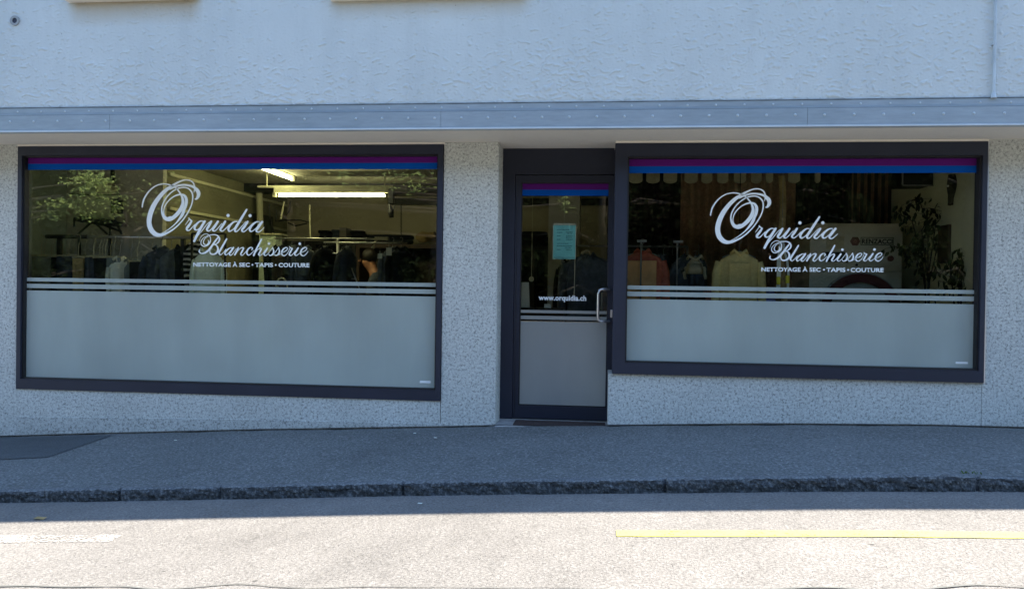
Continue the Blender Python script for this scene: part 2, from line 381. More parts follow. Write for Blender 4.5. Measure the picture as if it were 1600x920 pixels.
# kerb: hewn stone, joints cut in
joints = [at(px, 760, KY).x for px in (-140, 186, 342, 629, 1039, 1296, 1529, 1800)]
joints = [joints[0]-1.3*i for i in range(4, 0, -1)] + joints + [joints[-1]+1.3*i for i in range(1, 4)]
bm = bmesh.new(); NX = 1500; xs = [-9+18*i/NX for i in range(NX+1)]; prof = []
for x in xs:
    zt, zb = zktop(x), zkbot(x)
    jd = min(abs(x-j) for j in joints); cut = max(0, 1-jd/.012)
    row = []
    for k, (yy, s) in enumerate([(.042, 1.0), (.036, 1), (.027, 1), (.016, .99), (.005, .93), (0, .82), (-.003, .68), (-.003, .52), (-.002, .34), (.0, .16), (.0, -.15)]):
        z = lerp(zb, zt, s)+.004*(k < 4)
        n = noise.fractal((x*11, z*16, k*.3), 1, 2, 4); n2 = noise.noise((x*38, z*38, 3))
        amp = .0 if k < 1 else (.003 if k < 4 else .013); n2 += .8*noise.noise((x*85, z*85, 9))
        row.append(bm.verts.new((x, KY+yy + amp*(n+.5*n2) + cut*.03*(k > 2), z + (amp*.4*n2 if k > 1 else 0) - cut*.02*(k > 1 and k < 6))))
    prof.append(row)
for a, b in zip(prof, prof[1:]):
    for k in range(len(a)-1): bm.faces.new((a[k], b[k], b[k+1], a[k+1]))
bm.normal_update(); bmesh.ops.recalc_face_normals(bm, faces=bm.faces[:]); bm.faces.ensure_lookup_table()
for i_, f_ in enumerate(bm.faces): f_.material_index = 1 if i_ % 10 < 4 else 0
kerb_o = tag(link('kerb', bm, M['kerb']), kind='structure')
kerb_o.data.materials.append(m_asphalt('worn kerb top', (.14, .15, .155), (.25, .265, .265), 70, .4))  # sky light on the top edge put into a lighter colour
# gutter seam and lower crack in the road
def road_strip(name, a, b, w0, w1, mat, lift=.004, n=60, jag=0, kind='structure'):
    bm = bmesh.new(); rows = []
    for i in range(n+1):
        t = i/n; p = a.lerp(b, t); j = jag*noise.noise((p.x*3, 1, 2))
        ww = lerp(w0, w1, t)*(1 + (.5*noise.noise((p.x*6, 5, 2)) if jag else .05*noise.noise((p.x*9, 0, 0))))
        rows.append([bm.verts.new((p.x, p.y+j+s*ww/2, zroad(p.x, p.y+j)+lift)) for s in (-1, 1)])
    for q, r in zip(rows, rows[1:]): bm.faces.new((q[0], r[0], r[1], q[1]))
    return tag(link(name, bm, mat), kind=kind)
road_strip('road_marking', road_at(963, 833.5), road_at(1720, 838.5), .100, .100, M['painty'])
road_strip('faded_road_marking', road_at(-120, 843), road_at(182, 841.5), .15, .10, M['paintw'], jag=.004)
road_strip('road_seam', road_at(-100, 917), road_at(1010, 921), .014, .003, simple('grey road sealant', (.12, .12, .11), .8, 0, .3, 9), jag=.05, n=160)
road_strip('road_seam', road_at(850, 924), road_at(1700, 919), .012, .012, simple('grey road sealant', (.12, .12, .11), .8, 0, .3, 9), jag=.05, n=160)

# ------------------------------------------------------------------ building
BX0, BX1, BY1 = -11.0, 13.0, 6.5
ZT = at(300, 228, 0).z                      # head of the shop front
WY = -.52                                   # face of the overhanging upper wall
ZSOF = at(800, 201.0, -.55).z               # soffit / drip edge level at the front
ROOF = 6.0
bld = empty('shop_building', (0, 0, zbase(0)), 'pale rendered building with a grey granite shop front under a metal edged overhang', 'building')
def part(name, bm, mat, parent=None, label=None, smooth=False):
    o = link(name, bm, mat, parent or bld, smooth)
    if label: o['label'] = label
    return o
zw = at(800, 161.5, WY).z                  # foot of the upper render
M_ = M
# upper wall, two window openings above their sills
sA0, sA1 = at(108, 3, WY).x, at(312, 3, WY).x
sB0, sB1 = at(518, 1, WY).x, at(826, 1, WY).x
zs = at(300, 0, WY).z
sC0, sC1 = sB1+2.2, sB1+4.0
wz0, wz1 = zs, 5.2
bm = bmesh.new(); edges_x = [BX0, sA0+.03, sA1-.03, sB0+.03, sB1-.03, BX1]
def grid_face(bm, x0, x1, z0, z1, y):
    v = [bm.verts.new(p) for p in ((x0,y,z0),(x1,y,z0),(x1,y,z1),(x0,y,z1))]; bm.faces.new(v)
box(bm, BX0, BX1, WY+.004, -.12, zw, wz0); box(bm, BX0, BX1, WY+.004, -.12, wz1, ROOF)
for a, b in ((0, 1), (2, 3), (4, 5)): box(bm, edges_x[a], edges_x[b], WY+.004, -.12, wz0, wz1)
bmesh.ops.remove_doubles(bm, verts=bm.verts[:], dist=1e-5)
fd = [f for f in bm.faces if abs(f.normal.z) > .5 and abs(f.calc_center_median().z-wz0) < .01 and False]
part('upper_wall', bm, M['plaster'])
bm = bmesh.new(); gx0_, gx1_, gs = -7.5, 6.5, .0052; nx = int((gx1_-gx0_)/gs); nz = int((wz0+.12-zw)/gs); rows = []
for j in range(nz+1):
    z = zw + gs*j; row = []; foot = max(0, 1-(z-zw)/.55)
    for i in range(nx+1):
        x = gx0_+gs*i
        m = noise.noise((x*1.1+.25*z, z*1.6, 4.2))
        dens = .12 + .55*foot + .5*m
        if dens > -.2:
            q = noise.noise((x*38+2.2*noise.noise((x*12, z*16, 1)), z*58+1.6*noise.noise((x*14, z*8, 5)), 7.7)); fl = max(0, q-(.36-.36*min(1, max(0, dens))))
        else: fl = 0
        h = .0013*noise.noise((x*60, z*80, 2)) + min(.006, fl*.018) + .003*max(0, noise.noise((x*44, z*66, 9))-.22)
        row.append(bm.verts.new((x, WY-h, z)))
    rows.append(row)
for j in range(nz):
    a, b = rows[j], rows[j+1]; z = zw+gs*(j+1)
    for i in range(nx):
        x = gx0_+gs*(i+.5)
        if z > wz0 and (edges_x[1] < x < edges_x[2] or edges_x[3] < x < edges_x[4]): continue
        bm.faces.new((a[i], a[i+1], b[i+1], b[i]))
part('wall_render', bm, M['plaster'], smooth=True)
for (a, b) in ((edges_x[1], edges_x[2]), (edges_x[3], edges_x[4])):
    f = part('window_frame', None or (lambda bm: (box(bm, a, a+.06, -.30, -.24, wz0, wz1), box(bm, b-.06, b, -.30, -.24, wz0, wz1), box(bm, a+.06, b-.06, -.30, -.24, wz1-.06, wz1), box(bm, a+.06, b-.06, -.30, -.24, wz0, wz0+.06), box(bm, (a+b)/2-.03, (a+b)/2+.03, -.297, -.243, wz0+.06, wz1-.06), bm)[-1])(bmesh.new()), M['shutter'])
    part('pane', B(a+.06, b-.06, -.272, -.268, wz0+.06, wz1-.06), M['glass'], f)
for (a, b, zz) in ((sA0, sA1, at(210, -1.2, WY-.05).z), (sB0, sB1, at(670, -4.5, WY-.05).z)):
    part('window_sill', B(a, b, WY-.06, -.10, zz, zz+.045, bev=.004), M['soffit'])
# roof, back, sides
part('roof', B(BX0-.02, BX1+.02, WY-.02, BY1+.1, ROOF, ROOF+.12), M['band'])
part('rear_wall', B(BX0, BX1, BY1-.2, BY1, -.6, ROOF), M['plaster'])
part('side_wall', B(BX0, BX0+.2, -.12, BY1-.2, -.6, ROOF), M['plaster'])
part('side_wall', B(BX1-.2, BX1, -.12, BY1-.2, -.6, ROOF), M['plaster'])
# metal edge of the overhang: top flashing, fascia, drip lip
def zline(pts, Y): return [(at(a, b, Y).x, at(a, b, Y).z) for a, b in pts]
bm = bmesh.new(); box(bm, BX0, BX1, WY-.012, -.13, zw-.055, zw-.004); box(bm, BX0, BX1, WY-.022, WY-.012, zw-.062, zw-.052)
part('flashing', bm, M['band'])
bm = bmesh.new()
fj = [at(px, 190, WY).x for px in (-520, 175, 690, 1260, 1830)]
for a, b in zip([BX0]+fj, fj+[BX1]): box(bm, a+.0015, b-.0015, WY-.030, WY+.02, ZSOF+.012, zw-.064)
box(bm, BX0, BX1, WY-.026, WY+.01, ZSOF+.014, zw-.066)
part('fascia', bm, M['band'])
part('flashing_joint', B(BX0, BX1, WY-.0295, WY+.01, zw-.066, zw-.0625), M['frame'])  # shade line between flashing and fascia, put in as a dark strip
part('flashing_joint', B(BX0, BX1, WY-.014, WY+.01, zw-.0045, zw+.004), simple('grey sealant', (.12, .14, .15), .9, 0, .4, 9))  # dark strip painting the shade at the wall foot
part('drip_edge', B(BX0, BX1, WY-.040, WY+.02, ZSOF-.004, ZSOF+.010, bev=.002), simple('bright drip edge', (.46, .52, .56), .5, .1, .08, 5))
step = .203; x = at(20, 188, WY).x - step*20
protos = {}
while x < 5.2:
    for key, (zz, yy, r, dx) in enumerate(((lerp(ZSOF+.012, zw-.064, .60), WY-.030, .0105, 0), (zw-.030, WY-.012, .008, .05))):
        if -5.9 < x < 4.3:
            if key not in protos:
                bm = bmesh.new(); bmesh.ops.create_uvsphere(bm, u_segments=8, v_segments=6, radius=r, matrix=Matrix.Diagonal((1, .6, 1, 1)))
                o = part('rivet', bm, M['rivet'], smooth=True); o.matrix_parent_inverse = Matrix.Identity(4); protos[key] = o
            else:
                o = protos[key].copy(); COL.objects.link(o)
            o.location = Vector((x+dx, yy, zz)) - bld.location
    x += step
# soffit
part('soffit', B(BX0, BX1, WY+.02, .42, ZSOF-.001, ZSOF+.03), M['soffit'])
bm = bmesh.new(); box(bm, BX0, BX1, -.12, -.02, ZSOF+.03, zw-.06); part('overhang_core', bm, M['soffit'])
# ---- shop-front masonry, front plane y=0
def X0(px, py=400, Y=0): return at(px, py, Y).x
w1x0, w1x1 = X0(28), X0(691)
w1z0 = at(28, 607, 0).z; w1z0b = at(690, 626, 0).z; w1z0 = (w1z0+w1z0b)/2
w2x0, w2x1 = X0(959), X0(1538)
w2z0 = (at(957, 582, 0).z+at(1534, 598.5, 0).z)/2
pl1 = X0(776.5, 450)
rx0 = X0(950, 620)                         # left edge of the plinth under window 2
TOP = ZSOF
zlow = -.8
bm = bmesh.new(); box(bm, BX0, w1x0, 0, .12, zlow, TOP-.001); part('granite_pier', bm, M['granite'])
bm = bmesh.new()
# plinth under window 1 in cut slabs
cuts = [w1x0, X0(165, 640), X0(300, 640), X0(470, 640), w1x1]
for a, b in zip(cuts, cuts[1:]): box(bm, a+.0012, b-.0012, 0, .32, zlow, w1z0-.002)
box(bm, w1x0, w1x1, .004, .30, zlow, w1z0-.006); part('granite_plinth', bm, M['granite'])
bm = bmesh.new(); box(bm, w1x1+.003, pl1, 0, .46, zlow, TOP-.001, bev=.006); part('granite_pillar', bm, M['granite'])
part('granite_plinth', B(rx0, w2x1, 0, .32, zlow, w2z0-.002, bev=.004), M['granite'])
part('granite_pier', B(w2x1+.002, BX1, 0, .32, zlow, TOP-.001), M['granite'])
# cement skirting strip left of the door, rising from the pavement line
bm = bmesh.new(); 
pts = [(X0(28), .0)] ; xs = [lerp(X0(28), X0(760), i/24) for i in range(25)]
rows = []
for x in xs:
    t = (x-xs[0])/(xs[-1]-xs[0]); h = lerp(.17, .012, t)
    rows.append([bm.verts.new((x, -.006, zbase(x)-.1)), bm.verts.new((x, -.006, zbase(x)+h)), bm.verts.new((x, .002, zbase(x)+h+.004))])
for a, b in zip(rows, rows[1:]):
    for k in (0, 1): bm.faces.new((a[k], b[k], b[k+1], a[k+1]))
part('cement_skirting', bm, M['granite_low'])
# dark open joint between wall and pavement
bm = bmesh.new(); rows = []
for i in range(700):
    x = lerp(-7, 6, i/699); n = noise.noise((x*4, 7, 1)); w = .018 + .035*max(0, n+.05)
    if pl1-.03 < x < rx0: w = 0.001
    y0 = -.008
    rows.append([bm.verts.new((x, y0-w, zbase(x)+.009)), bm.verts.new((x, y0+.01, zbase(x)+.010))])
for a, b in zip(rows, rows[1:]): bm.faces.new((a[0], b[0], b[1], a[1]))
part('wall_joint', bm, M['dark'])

# ---- shop windows
def ring(bm, x0, x1, z0, z1, l, r, b, t, y0, y1, bev=0):
    box(bm, x0, x0+l, y0, y1, z0, z1); box(bm, x1-r, x1, y0, y1, z0, z1)
    box(bm, x0+l, x1-r, y0, y1, z1-t, z1); box(bm, x0+l, x1-r, y0, y1, z0, z0+b)
GY = .05
def sheet_y(x0, x1, z0, z1, y, th=.0006): return B(x0, x1, y, y+th, z0, z1)
def shopwin(x0, x1, z0, z1, gx0, gx1, gz0, gz1, label, stripes, y0=-.012):
    bm = bmesh.new(); ring(bm, x0, x1, z0, z1, (gx0-x0)-.012, (x1-gx1)-.012, (gz0-z0)-.012, (z1-gz1)-.012, y0, .075)
    fr = part('shop_window', bm, M['frame'], bld, label)
    bm = bmesh.new(); ring(bm, gx0-.0125, gx1+.0125, gz0-.0125, gz1+.0125, .0135, .0135, .0135, .0135, y0+.022, .072)
    part('glazing_bead', bm, M['dark'], fr)
    part('pane', B(gx0-.0008, gx1+.0008, GY, GY+.006, gz0-.0008, gz1+.0008), M['glass'], fr)
    for nm, mt, a, b in stripes: part(nm, sheet_y(gx0, gx1, b, a, GY-.0016), M[mt], fr)
    return fr
def zz(px, py, Y=GY): return at(px, py, Y).z
g1 = (X0(42.5, 400, GY), X0(683, 400, GY), (zz(40, 588.5)+zz(684, 606))/2, zz(360, 246))
def avg(a, b): return (a+b)/2
S1 = [('purple_band', 'purple', g1[3], zz(360, 255.3)), ('blue_band', 'blue', zz(360, 255.3), zz(360, 265)),
      ('frosted_stripe', 'frost', avg(zz(43, 433), zz(683, 443)), avg(zz(43, 438.5), zz(683, 449))),
      ('frosted_stripe', 'frost', avg(zz(43, 442.5), zz(683, 453)), avg(zz(43, 449), zz(683, 460))),
      ('frosted_film', 'frost', avg(zz(43, 453.5), zz(683, 463.5)), g1[2])]
win1 = shopwin(w1x0, w1x1, w1z0, ZT, g1[0], g1[1], g1[2], g1[3], 'large left shop window, the widest and deepest pane', S1)
g2 = (X0(980.5, 400, GY), X0(1523, 400, GY), (zz(976, 562)+zz(1521, 576))/2, zz(1253, 248.5))
S2 = [('purple_band', 'purple', g2[3], zz(1253, 259.5)), ('blue_band', 'blue', zz(1253, 259.5), zz(1253, 270.5)),
      ('frosted_stripe', 'frost', avg(zz(980, 446.5), zz(1522, 452.5)), avg(zz(980, 452.5), zz(1522, 458.5))),
      ('frosted_stripe', 'frost', avg(zz(980, 456), zz(1522, 462.5)), avg(zz(980, 463), zz(1522, 470))),
      ('frosted_film', 'frost', avg(zz(980, 467.5), zz(1522, 475)), g2[2])]
W2T = at(1253, 222.5, -.03).z
win2 = shopwin(w2x0, w2x1, w2z0, W2T, g2[0], g2[1], g2[2], g2[3], 'right shop window with its sill above the granite plinth', S2, y0=-.03)
part('maker_sticker', (lambda bm: (box(bm, X0(656, 597, GY), X0(673, 597, GY), GY-.0024, GY-.0018, zz(665, 598.2), zz(665, 594.6)), bm)[-1])(bmesh.new()), M['letter'], win1)
part('maker_sticker', (lambda bm: (box(bm, X0(1493, 567, GY), X0(1512, 567, GY), GY-.0024, GY-.0018, zz(1502, 568.2), zz(1502, 565)), bm)[-1])(bmesh.new()), M['letter'], win2)
part('window_trim', B(w2x1+.0, w2x1+.012, -.02, .0, w2z0-.004, W2T), M['steel'])

# ---- lettering: brush strokes traced once, cut as vinyl, used on both windows
STROKES = []
def st(scale, ox, oy, pts): STROKES.append([(ox+a/scale, oy+b/scale, w/scale) for a, b, w in pts])
A_, B2, C3, D4 = (8.364, 215, 270), (11.43, 280, 320), (13.14, 295, 355), (13.14, 385, 355)
st(*A_, [(60,447,18),(68,400,20),(90,330,22),(155,235,19),(245,168,16),(340,147,16),(430,162,18),(505,205,20),(560,275,24),(588,340,36),(590,410,48),(555,490,56),(490,565,54),(420,610,50),(360,598,40),(324,540,28),(316,460,20),(350,365,18),(420,275,18),(510,212,18),(600,192,18),(668,210,20),(712,265,22),(720,340,20),(700,430,18),(650,530,18),(580,630,18),(490,720,20),(400,778,28),(305,812,44),(230,800,62),(172,735,70),(150,645,70),(166,540,72),(215,420,68),(290,310,58),(370,228,50),(440,180,40),(520,130,26),(600,98,18),(670,98,18),(720,125,20),(742,170,20),(745,215,18),(735,260,8)])
st(*A_, [(445,572,10),(425,582,28),(385,592,26),(350,560,18),(342,500,14),(362,425,16),(420,350,16),(490,302,20),(560,284,22),(608,296,32),(636,345,42),(632,420,42),(600,500,36),(560,575,24),(520,630,14),(483,670,4)])
st(*A_, [(420,222,8),(500,178,24),(580,160,26),(660,165,28),(735,190,36),(785,240,56),(796,290,52),(775,335,34),(752,345,16)])
st(*A_, [(628,450,16),(596,545,20),(535,625,16),(455,700,14),(380,755,10),(290,803,4)])
st(*A_, [(440,712,3),(380,755,8),(300,800,8)])
for p in ([(108,360,8),(150,300,14),(175,262,14)], [(172,240,22),(190,262,24),(222,285,24)], [(222,292,34),(180,360,48),(140,415,48),(140,450,36),(180,455,22),(235,400,15),(280,350,12)],
    [(432,298,18),(380,292,24),(320,335,38),(278,395,46),(282,440,36),(320,448,20),(380,400,16),(430,330,14)], [(455,296,44),(385,415,50),(325,530,50),(268,648,46)], [(330,560,8),(410,460,14),(500,345,14),(560,300,16)],
    [(572,298,42),(525,385,48),(495,440,42),(525,468,26),(575,432,16),(650,335,14)], [(692,298,42),(640,380,46),(600,442,42),(628,468,24),(680,430,16),(760,335,14)],
    [(822,298,42),(772,380,46),(735,442,40),(765,470,24),(815,440,16),(890,360,14)],
    [(1035,300,18),(980,305,26),(920,355,40),(880,420,46),(890,468,34),(930,462,20),(990,410,16),(1060,320,14)], [(1205,88,36),(1130,210,44),(1060,325,48),(1000,425,48),(1000,472,34),(1040,468,20),(1130,370,14),(1190,300,12)],
    [(1222,303,40),(1165,390,46),(1120,452,40),(1150,482,24),(1200,450,16),(1275,370,14)],
    [(1430,303,18),(1375,308,26),(1310,355,40),(1262,420,46),(1270,470,34),(1310,468,20),(1380,410,16),(1440,325,14)], [(1482,303,42),(1415,400,46),(1378,458,40),(1405,488,24),(1455,465,18),(1518,402,10)]):
    st(*B2, p)
for p in ([(622,180,10),(565,255,38),(485,370,44),(405,472,44),(330,525,36),(262,537,24),(215,505,30),(222,468,28)],
    [(212,295,4),(245,205,10),(310,147,14),(378,140,14),(430,185,16),(448,250,20),(430,320,28),(380,372,26),(312,392,24),(262,362,20),(250,300,16),(290,232,14),(360,187,14),(440,160,18),(530,153,22),(590,175,28),(628,230,38),(618,290,34),(570,338,24),(508,358,14)],
    [(508,356,14),(565,372,28),(598,430,42),(590,500,44),(530,550,34),(462,550,28),(432,500,24),(445,445,16),(482,408,8)],
    [(395,268,14),(412,298,22),(372,355,16),(318,350,20),(302,295,20),(338,225,14),(410,188,8)],
    [(778,242,34),(712,358,42),(650,465,42),(622,530,38),(652,566,22),(700,530,14),(765,450,12)],
    [(900,420,12),(850,425,22),(790,465,34),(745,520,38),(755,566,26),(795,552,16),(850,490,13),(895,430,12)], [(918,418,36),(865,500,38),(832,550,32),(860,576,20),(905,540,14),(975,440,12)],
    [(1018,422,34),(990,480,38),(945,566,38)], [(965,550,10),(1030,460,14),(1090,420,20),(1125,430,32),(1095,495,36),(1068,550,32),(1095,577,20),(1145,535,14),(1200,465,12)]): st(*C3, p)
for p in ([(112,462,28),(128,430,18),(85,415,22),(28,460,36),(10,530,38),(40,572,26),(90,550,16),(160,475,12)],
    [(310,246,32),(245,375,40),(192,480,40),(150,578,40)], [(170,550,8),(230,465,14),(285,430,22),(305,450,32),(275,515,36),(252,558,32),(280,582,20),(330,545,14),(395,460,12)],
    [(432,428,36),(388,500,38),(362,552,32),(390,582,20),(440,550,14),(495,480,12),(542,412,14)], [(540,405,10),(548,440,22),(560,500,34),(532,560,30),(485,582,20),(462,560,18)],
    [(540,575,10),(600,505,12),(664,412,14)], [(662,405,10),(668,440,22),(678,500,34),(650,560,30),(602,582,20),(580,560,18)],
    [(650,575,10),(720,530,14),(800,492,16),(846,440,18),(812,416,20),(755,455,34),(725,520,38),(742,572,26),(790,582,18),(850,525,12),(890,440,12)], [(888,400,18),(905,425,22),(945,436,22)],
    [(940,442,32),(898,520,36),(882,562,30),(912,582,18),(955,550,14),(1010,480,12)], [(1064,428,36),(1018,500,38),(992,552,32),(1022,582,20),(1070,552,14),(1115,520,12)],
    [(1110,528,10),(1190,492,14),(1242,440,18),(1208,414,20),(1145,452,34),(1115,520,38),(1132,572,28),(1180,584,20),(1230,545,16),(1268,490,8)]): st(*D4, p)
DOTS = [(280+872/11.43, 320+192/11.43, 2.5), (280+1265/11.43, 320+195/11.43, 2.5), (385+463/13.14, 355+337/13.14, 2.0), (385+1095/13.14, 355+340/13.14, 2.0)]
LY = GY-.0012
def cat(P, t):
    n = len(P)-1; i = min(int(t*n), n-1); u = t*n-i
    g = lambda k: P[max(0, min(n, k))]
    r = []
    for c in range(3):
        a, b, d, e = g(i-1)[c], g(i)[c], g(i+1)[c], g(i+2)[c]
        r.append(.5*((2*b)+(d-a)*u+(2*a-5*b+4*d-e)*u*u+(3*b-a-3*d+e)*u**3))
    return r
def logo_bm(map2, k):
    """map2: traced px -> (x, z) in metres on the pane; k: metres per px for widths"""
    bm = bmesh.new()
    for si, P in enumerate(STROKES):
        n = max(10, (len(P)-1)*9); pts = [cat(P, i/n) for i in range(n+1)]
        y = LY - .00003*si; Q = [(map2(a, b), max(w*.9, .25)*k/2) for a, b, w in pts]; rows = []
        for i, ((x, z), w) in enumerate(Q):
            (xa, za), (xb, zb) = Q[max(i-1, 0)][0], Q[min(i+1, n)][0]
            dx, dz = xb-xa, zb-za; l = math.hypot(dx, dz) or 1
            rows.append([bm.verts.new((x+dz/l*w, y, z-dx/l*w)), bm.verts.new((x-dz/l*w, y, z+dx/l*w))])
        for a, b in zip(rows, rows[1:]):
            try: bm.faces.new((a[0], a[1], b[1], b[0]))
            except ValueError: pass
        for e, d in ((0, -1), (-1, 1)):     # rounded ends
            (x, z), w = Q[e]
            if w > .0012:
                vs = [bm.verts.new((x+w*.98*math.cos(2*PI*q/12), y+.00001, z+w*.98*math.sin(2*PI*q/12))) for q in range(12)]; bm.faces.new(vs)
    for i, (a, b, r) in enumerate(DOTS):
        x, z = map2(a, b); bm.faces.new([bm.verts.new((x+r*k*math.cos(2*PI*q/18), LY, z+r*k*math.sin(2*PI*q/18))) for q in range(18)])
    bm.normal_update()
    for f in bm.faces:
        if f.normal.y > 0: f.normal_flip()
    return bm
kpx = (at(401, 350, LY)-at(400, 350, LY)).length
map1 = lambda a, b: (at(a, b, LY).x, at(a, b, LY).z)
part('brand_lettering', logo_bm(map1, kpx), M['letter'], win1)
# second window: same artwork, fitted by two anchor points (tip of the O swash, end of the second word)
p0, p1 = at(221.5, 323, LY), at(481, 392, LY)
q0, q1 = at(1109.5, 336, LY), at(1379.5, 400.5, LY)
sc = (q1.x-q0.x)/(p1.x-p0.x); szc = sc
def map2(a, b):
    p = at(a, b, LY); return (q0.x+(p.x-p0.x)*sc, q0.z+(p.z-p0.z)*szc + (p.x-p0.x)/(p1.x-p0.x)*((q1.z-q0.z)-(p1.z-p0.z)*szc))
part('brand_lettering', logo_bm(map2, kpx*sc), M['letter'], win2)
def text_mesh(txt, x0, x1, zb, zcap, y, name, mat, parent, off=.012, caph=.73, flip=False, label=None, sh=0):
    cu = bpy.data.curves.new('tmp', 'FONT'); cu.body = txt; cu.size = 1; cu.offset = off; cu.resolution_u = 3; cu.space_character = 1.04
    ob = bpy.data.objects.new('tmp', cu); COL.objects.link(ob); bpy.context.view_layer.update()
    me = bpy.data.meshes.new_from_object(ob.evaluated_get(bpy.context.evaluated_depsgraph_get())); bpy.data.objects.remove(ob); bpy.data.curves.remove(cu)
    xs = [v.co.x for v in me.vertices]; a, b = min(xs), max(xs)
    for v in me.vertices:
        t = (v.co.x-a)/(b-a); v.co = Vector((lerp(x0, x1, t), y, zb+(zcap-zb)*v.co.y/caph + sh*t))
    me.materials.clear(); me.materials.append(mat)
    o = bpy.data.objects.new(name, me); COL.objects.link(o); o.parent = parent; o.matrix_parent_inverse = Matrix.Translation(-world_loc(parent))
    if label: o['label'] = label
    return o
def tline(px0, py0, px1, py1, hpx, txt, name, par, y=LY, off=.03, mat=None):
    a, b = at(px0, py0, y), at(px1, py1, y); c = at(px0, py0-hpx, y)
    return text_mesh(txt, a.x, b.x, a.z, c.z, y, name, mat or M['letter'], par, off=off, sh=b.z-a.z)
for win, words, dots, h in ((win1, ((302, 390.3, 'NETTOYAGE À SEC'), (398.3, 426.6, 'TAPIS'), (435.2, 483.4, 'COUTURE')), (394.5, 430.8), 0), (win2, ((1189.5, 1282.2, 'NETTOYAGE À SEC'), (1291, 1321, 'TAPIS'), (1329, 1380.5, 'COUTURE')), (1287.4, 1325.2), 1)):
    yb = (lambda q: 416.2+(q-302)*.006) if not h else (lambda q: 423.8+(q-1189.5)*.0063)
    for a, b, w in words: tline(a, yb(a), b, yb(b), 6.3, w, 'service_lettering', win)
    for q in dots:
        bm = bmesh.new(); disc(bm, at(q, yb(q)-3, LY), (0, -1, 0), 0, .0075, .0004, 14); part('bullet_mark', bm, M['letter'], win)

# ---- door, set back
DY = .30
dx0, dx1 = X0(791, 450, DY), w2x0+.07
dz1 = zz(870, 234.5, DY); dfl = at(870, 656, DY).z
lx0, lx1 = X0(803.5, 450, DY), w2x0+.035
lz1 = zz(870, 274, DY)
bm = bmesh.new(); box(bm, dx0-.05, lx0-.004, DY, DY+.07, dfl, dz1+.05); box(bm, lx0-.004, lx1+.004, DY, DY+.07, lz1+.006, dz1+.05); box(bm, lx1+.004, dx1, DY, DY+.07, dfl, dz1+.05)
dframe = part('door_frame', bm, M['door'])
ggx0, ggx1 = X0(814, 450, DY+.03), X0(948.5, 450, DY+.03)
ggz1, ggz0 = zz(880, 287, DY+.03), avg(zz(814, 630, DY+.03), zz(948, 636, DY+.03))
bm = bmesh.new(); ring(bm, lx0, lx1, dfl+.008, lz1, ggx0-lx0-.008, lx1-ggx1-.008, ggz0-dfl-.008-.008, lz1-ggz1-.008, DY+.006, DY+.062)
door = part('door', bm, M['door'], bld, 'narrow dark framed glass door in the recess')
bm = bmesh.new(); ring(bm, ggx0-.0085, ggx1+.0085, ggz0-.0085, ggz1+.0085, .009, .009, .009, .009, DY+.018, DY+.058); part('glazing_bead', bm, M['dark'], door)
gy = DY+.036
part('pane', B(ggx0-.0005, ggx1+.0005, gy, gy+.006, ggz0-.0005, ggz1+.0005), M['glass'], door)
for nm, mt, a, b in (('purple_band', 'purple', ggz1, zz(880, 296.5, gy)), ('blue_band', 'blue', zz(880, 296.5, gy), zz(880, 306, gy)),
    ('frosted_stripe', 'doorfrost', zz(880, 485, gy), zz(880, 489.5, gy)), ('frosted_stripe', 'doorfrost', zz(880, 494, gy), zz(880, 499.5, gy)), ('frosted_film', 'doorfrost', zz(880, 503, gy), ggz0)):
    part(nm, sheet_y(ggx0, ggx1, b, a, gy-.0016), M[mt], door)
text_mesh('www.orquidia.ch', at(841.5, 469, gy).x, at(916, 469, gy).x, at(870, 469, gy).z, at(870, 460.8, gy).z, gy-.0012, 'web_address_lettering', M['letter'], door, off=.035)
# handle
bm = bmesh.new(); hx, hz0, hz1 = at(934.5, 480, DY-.05).x, at(934, 502, DY-.05).z, at(934, 452, DY-.05).z; hr = at(952, 480, DY-.05).x
pts = [(hr, DY+.01, hz1), (hr-.004, DY-.045, hz1)]
for k in range(7):
    a = PI/2*k/6; pts.append((hx+.035-.035*math.sin(a), DY-.05, hz1-.035+.035*math.cos(a)))
for k in range(7):
    a = PI/2*k/6; pts.append((hx+.035-.035*math.cos(a), DY-.05, hz0+.035-.035*math.sin(a)))
pts += [(hr-.004, DY-.045, hz0), (hr, DY+.01, hz0)]
tube(bm, pts, .0115, 12); part('handle', bm, M['steel'], door, smooth=True)
bm = bmesh.new(); tube(bm, [(hr-.06, DY+.09, hz1-.02), (hr-.06, DY+.09, hz0+.02)], .008, 8); part('inner_handle', bm, M['dull'], door, smooth=True)
part('lock_plate', B(at(953.5, 490, DY).x, at(958, 490, DY).x, DY-.006, DY+.004, at(955, 496, DY).z, at(955, 484, DY).z, bev=.0015), M['steel'], door)
bm = bmesh.new(); box(bm, lx0+.014, lx0+.018, DY+.002, DY+.0062, dfl+.02, lz1-.02); part('leaf_groove', bm, M['dark'], door)
# threshold
thz = at(870, 661.0, -.03).z; print('threshold', thz, dfl, zbase(-.3), zbase(.1))
thz = min(thz, dfl-.008)
part('threshold', B(pl1+.001, rx0-.001, -.035, DY+.0, zlow, thz, bev=.004), M['stone'])
part('doorway_paving', B(pl1, rx0+.3, DY+.0, DY+.08, zlow, dfl-.004), M['stone'])
mat_o = link('door_mat', B(X0(803, 658, .12), X0(946, 658, .12), .02, .27, thz+.0005, thz+.007, bev=.002), M['mat'])
tag(mat_o, 'thin brown ribbed door mat lying in the doorway recess', 'door mat')
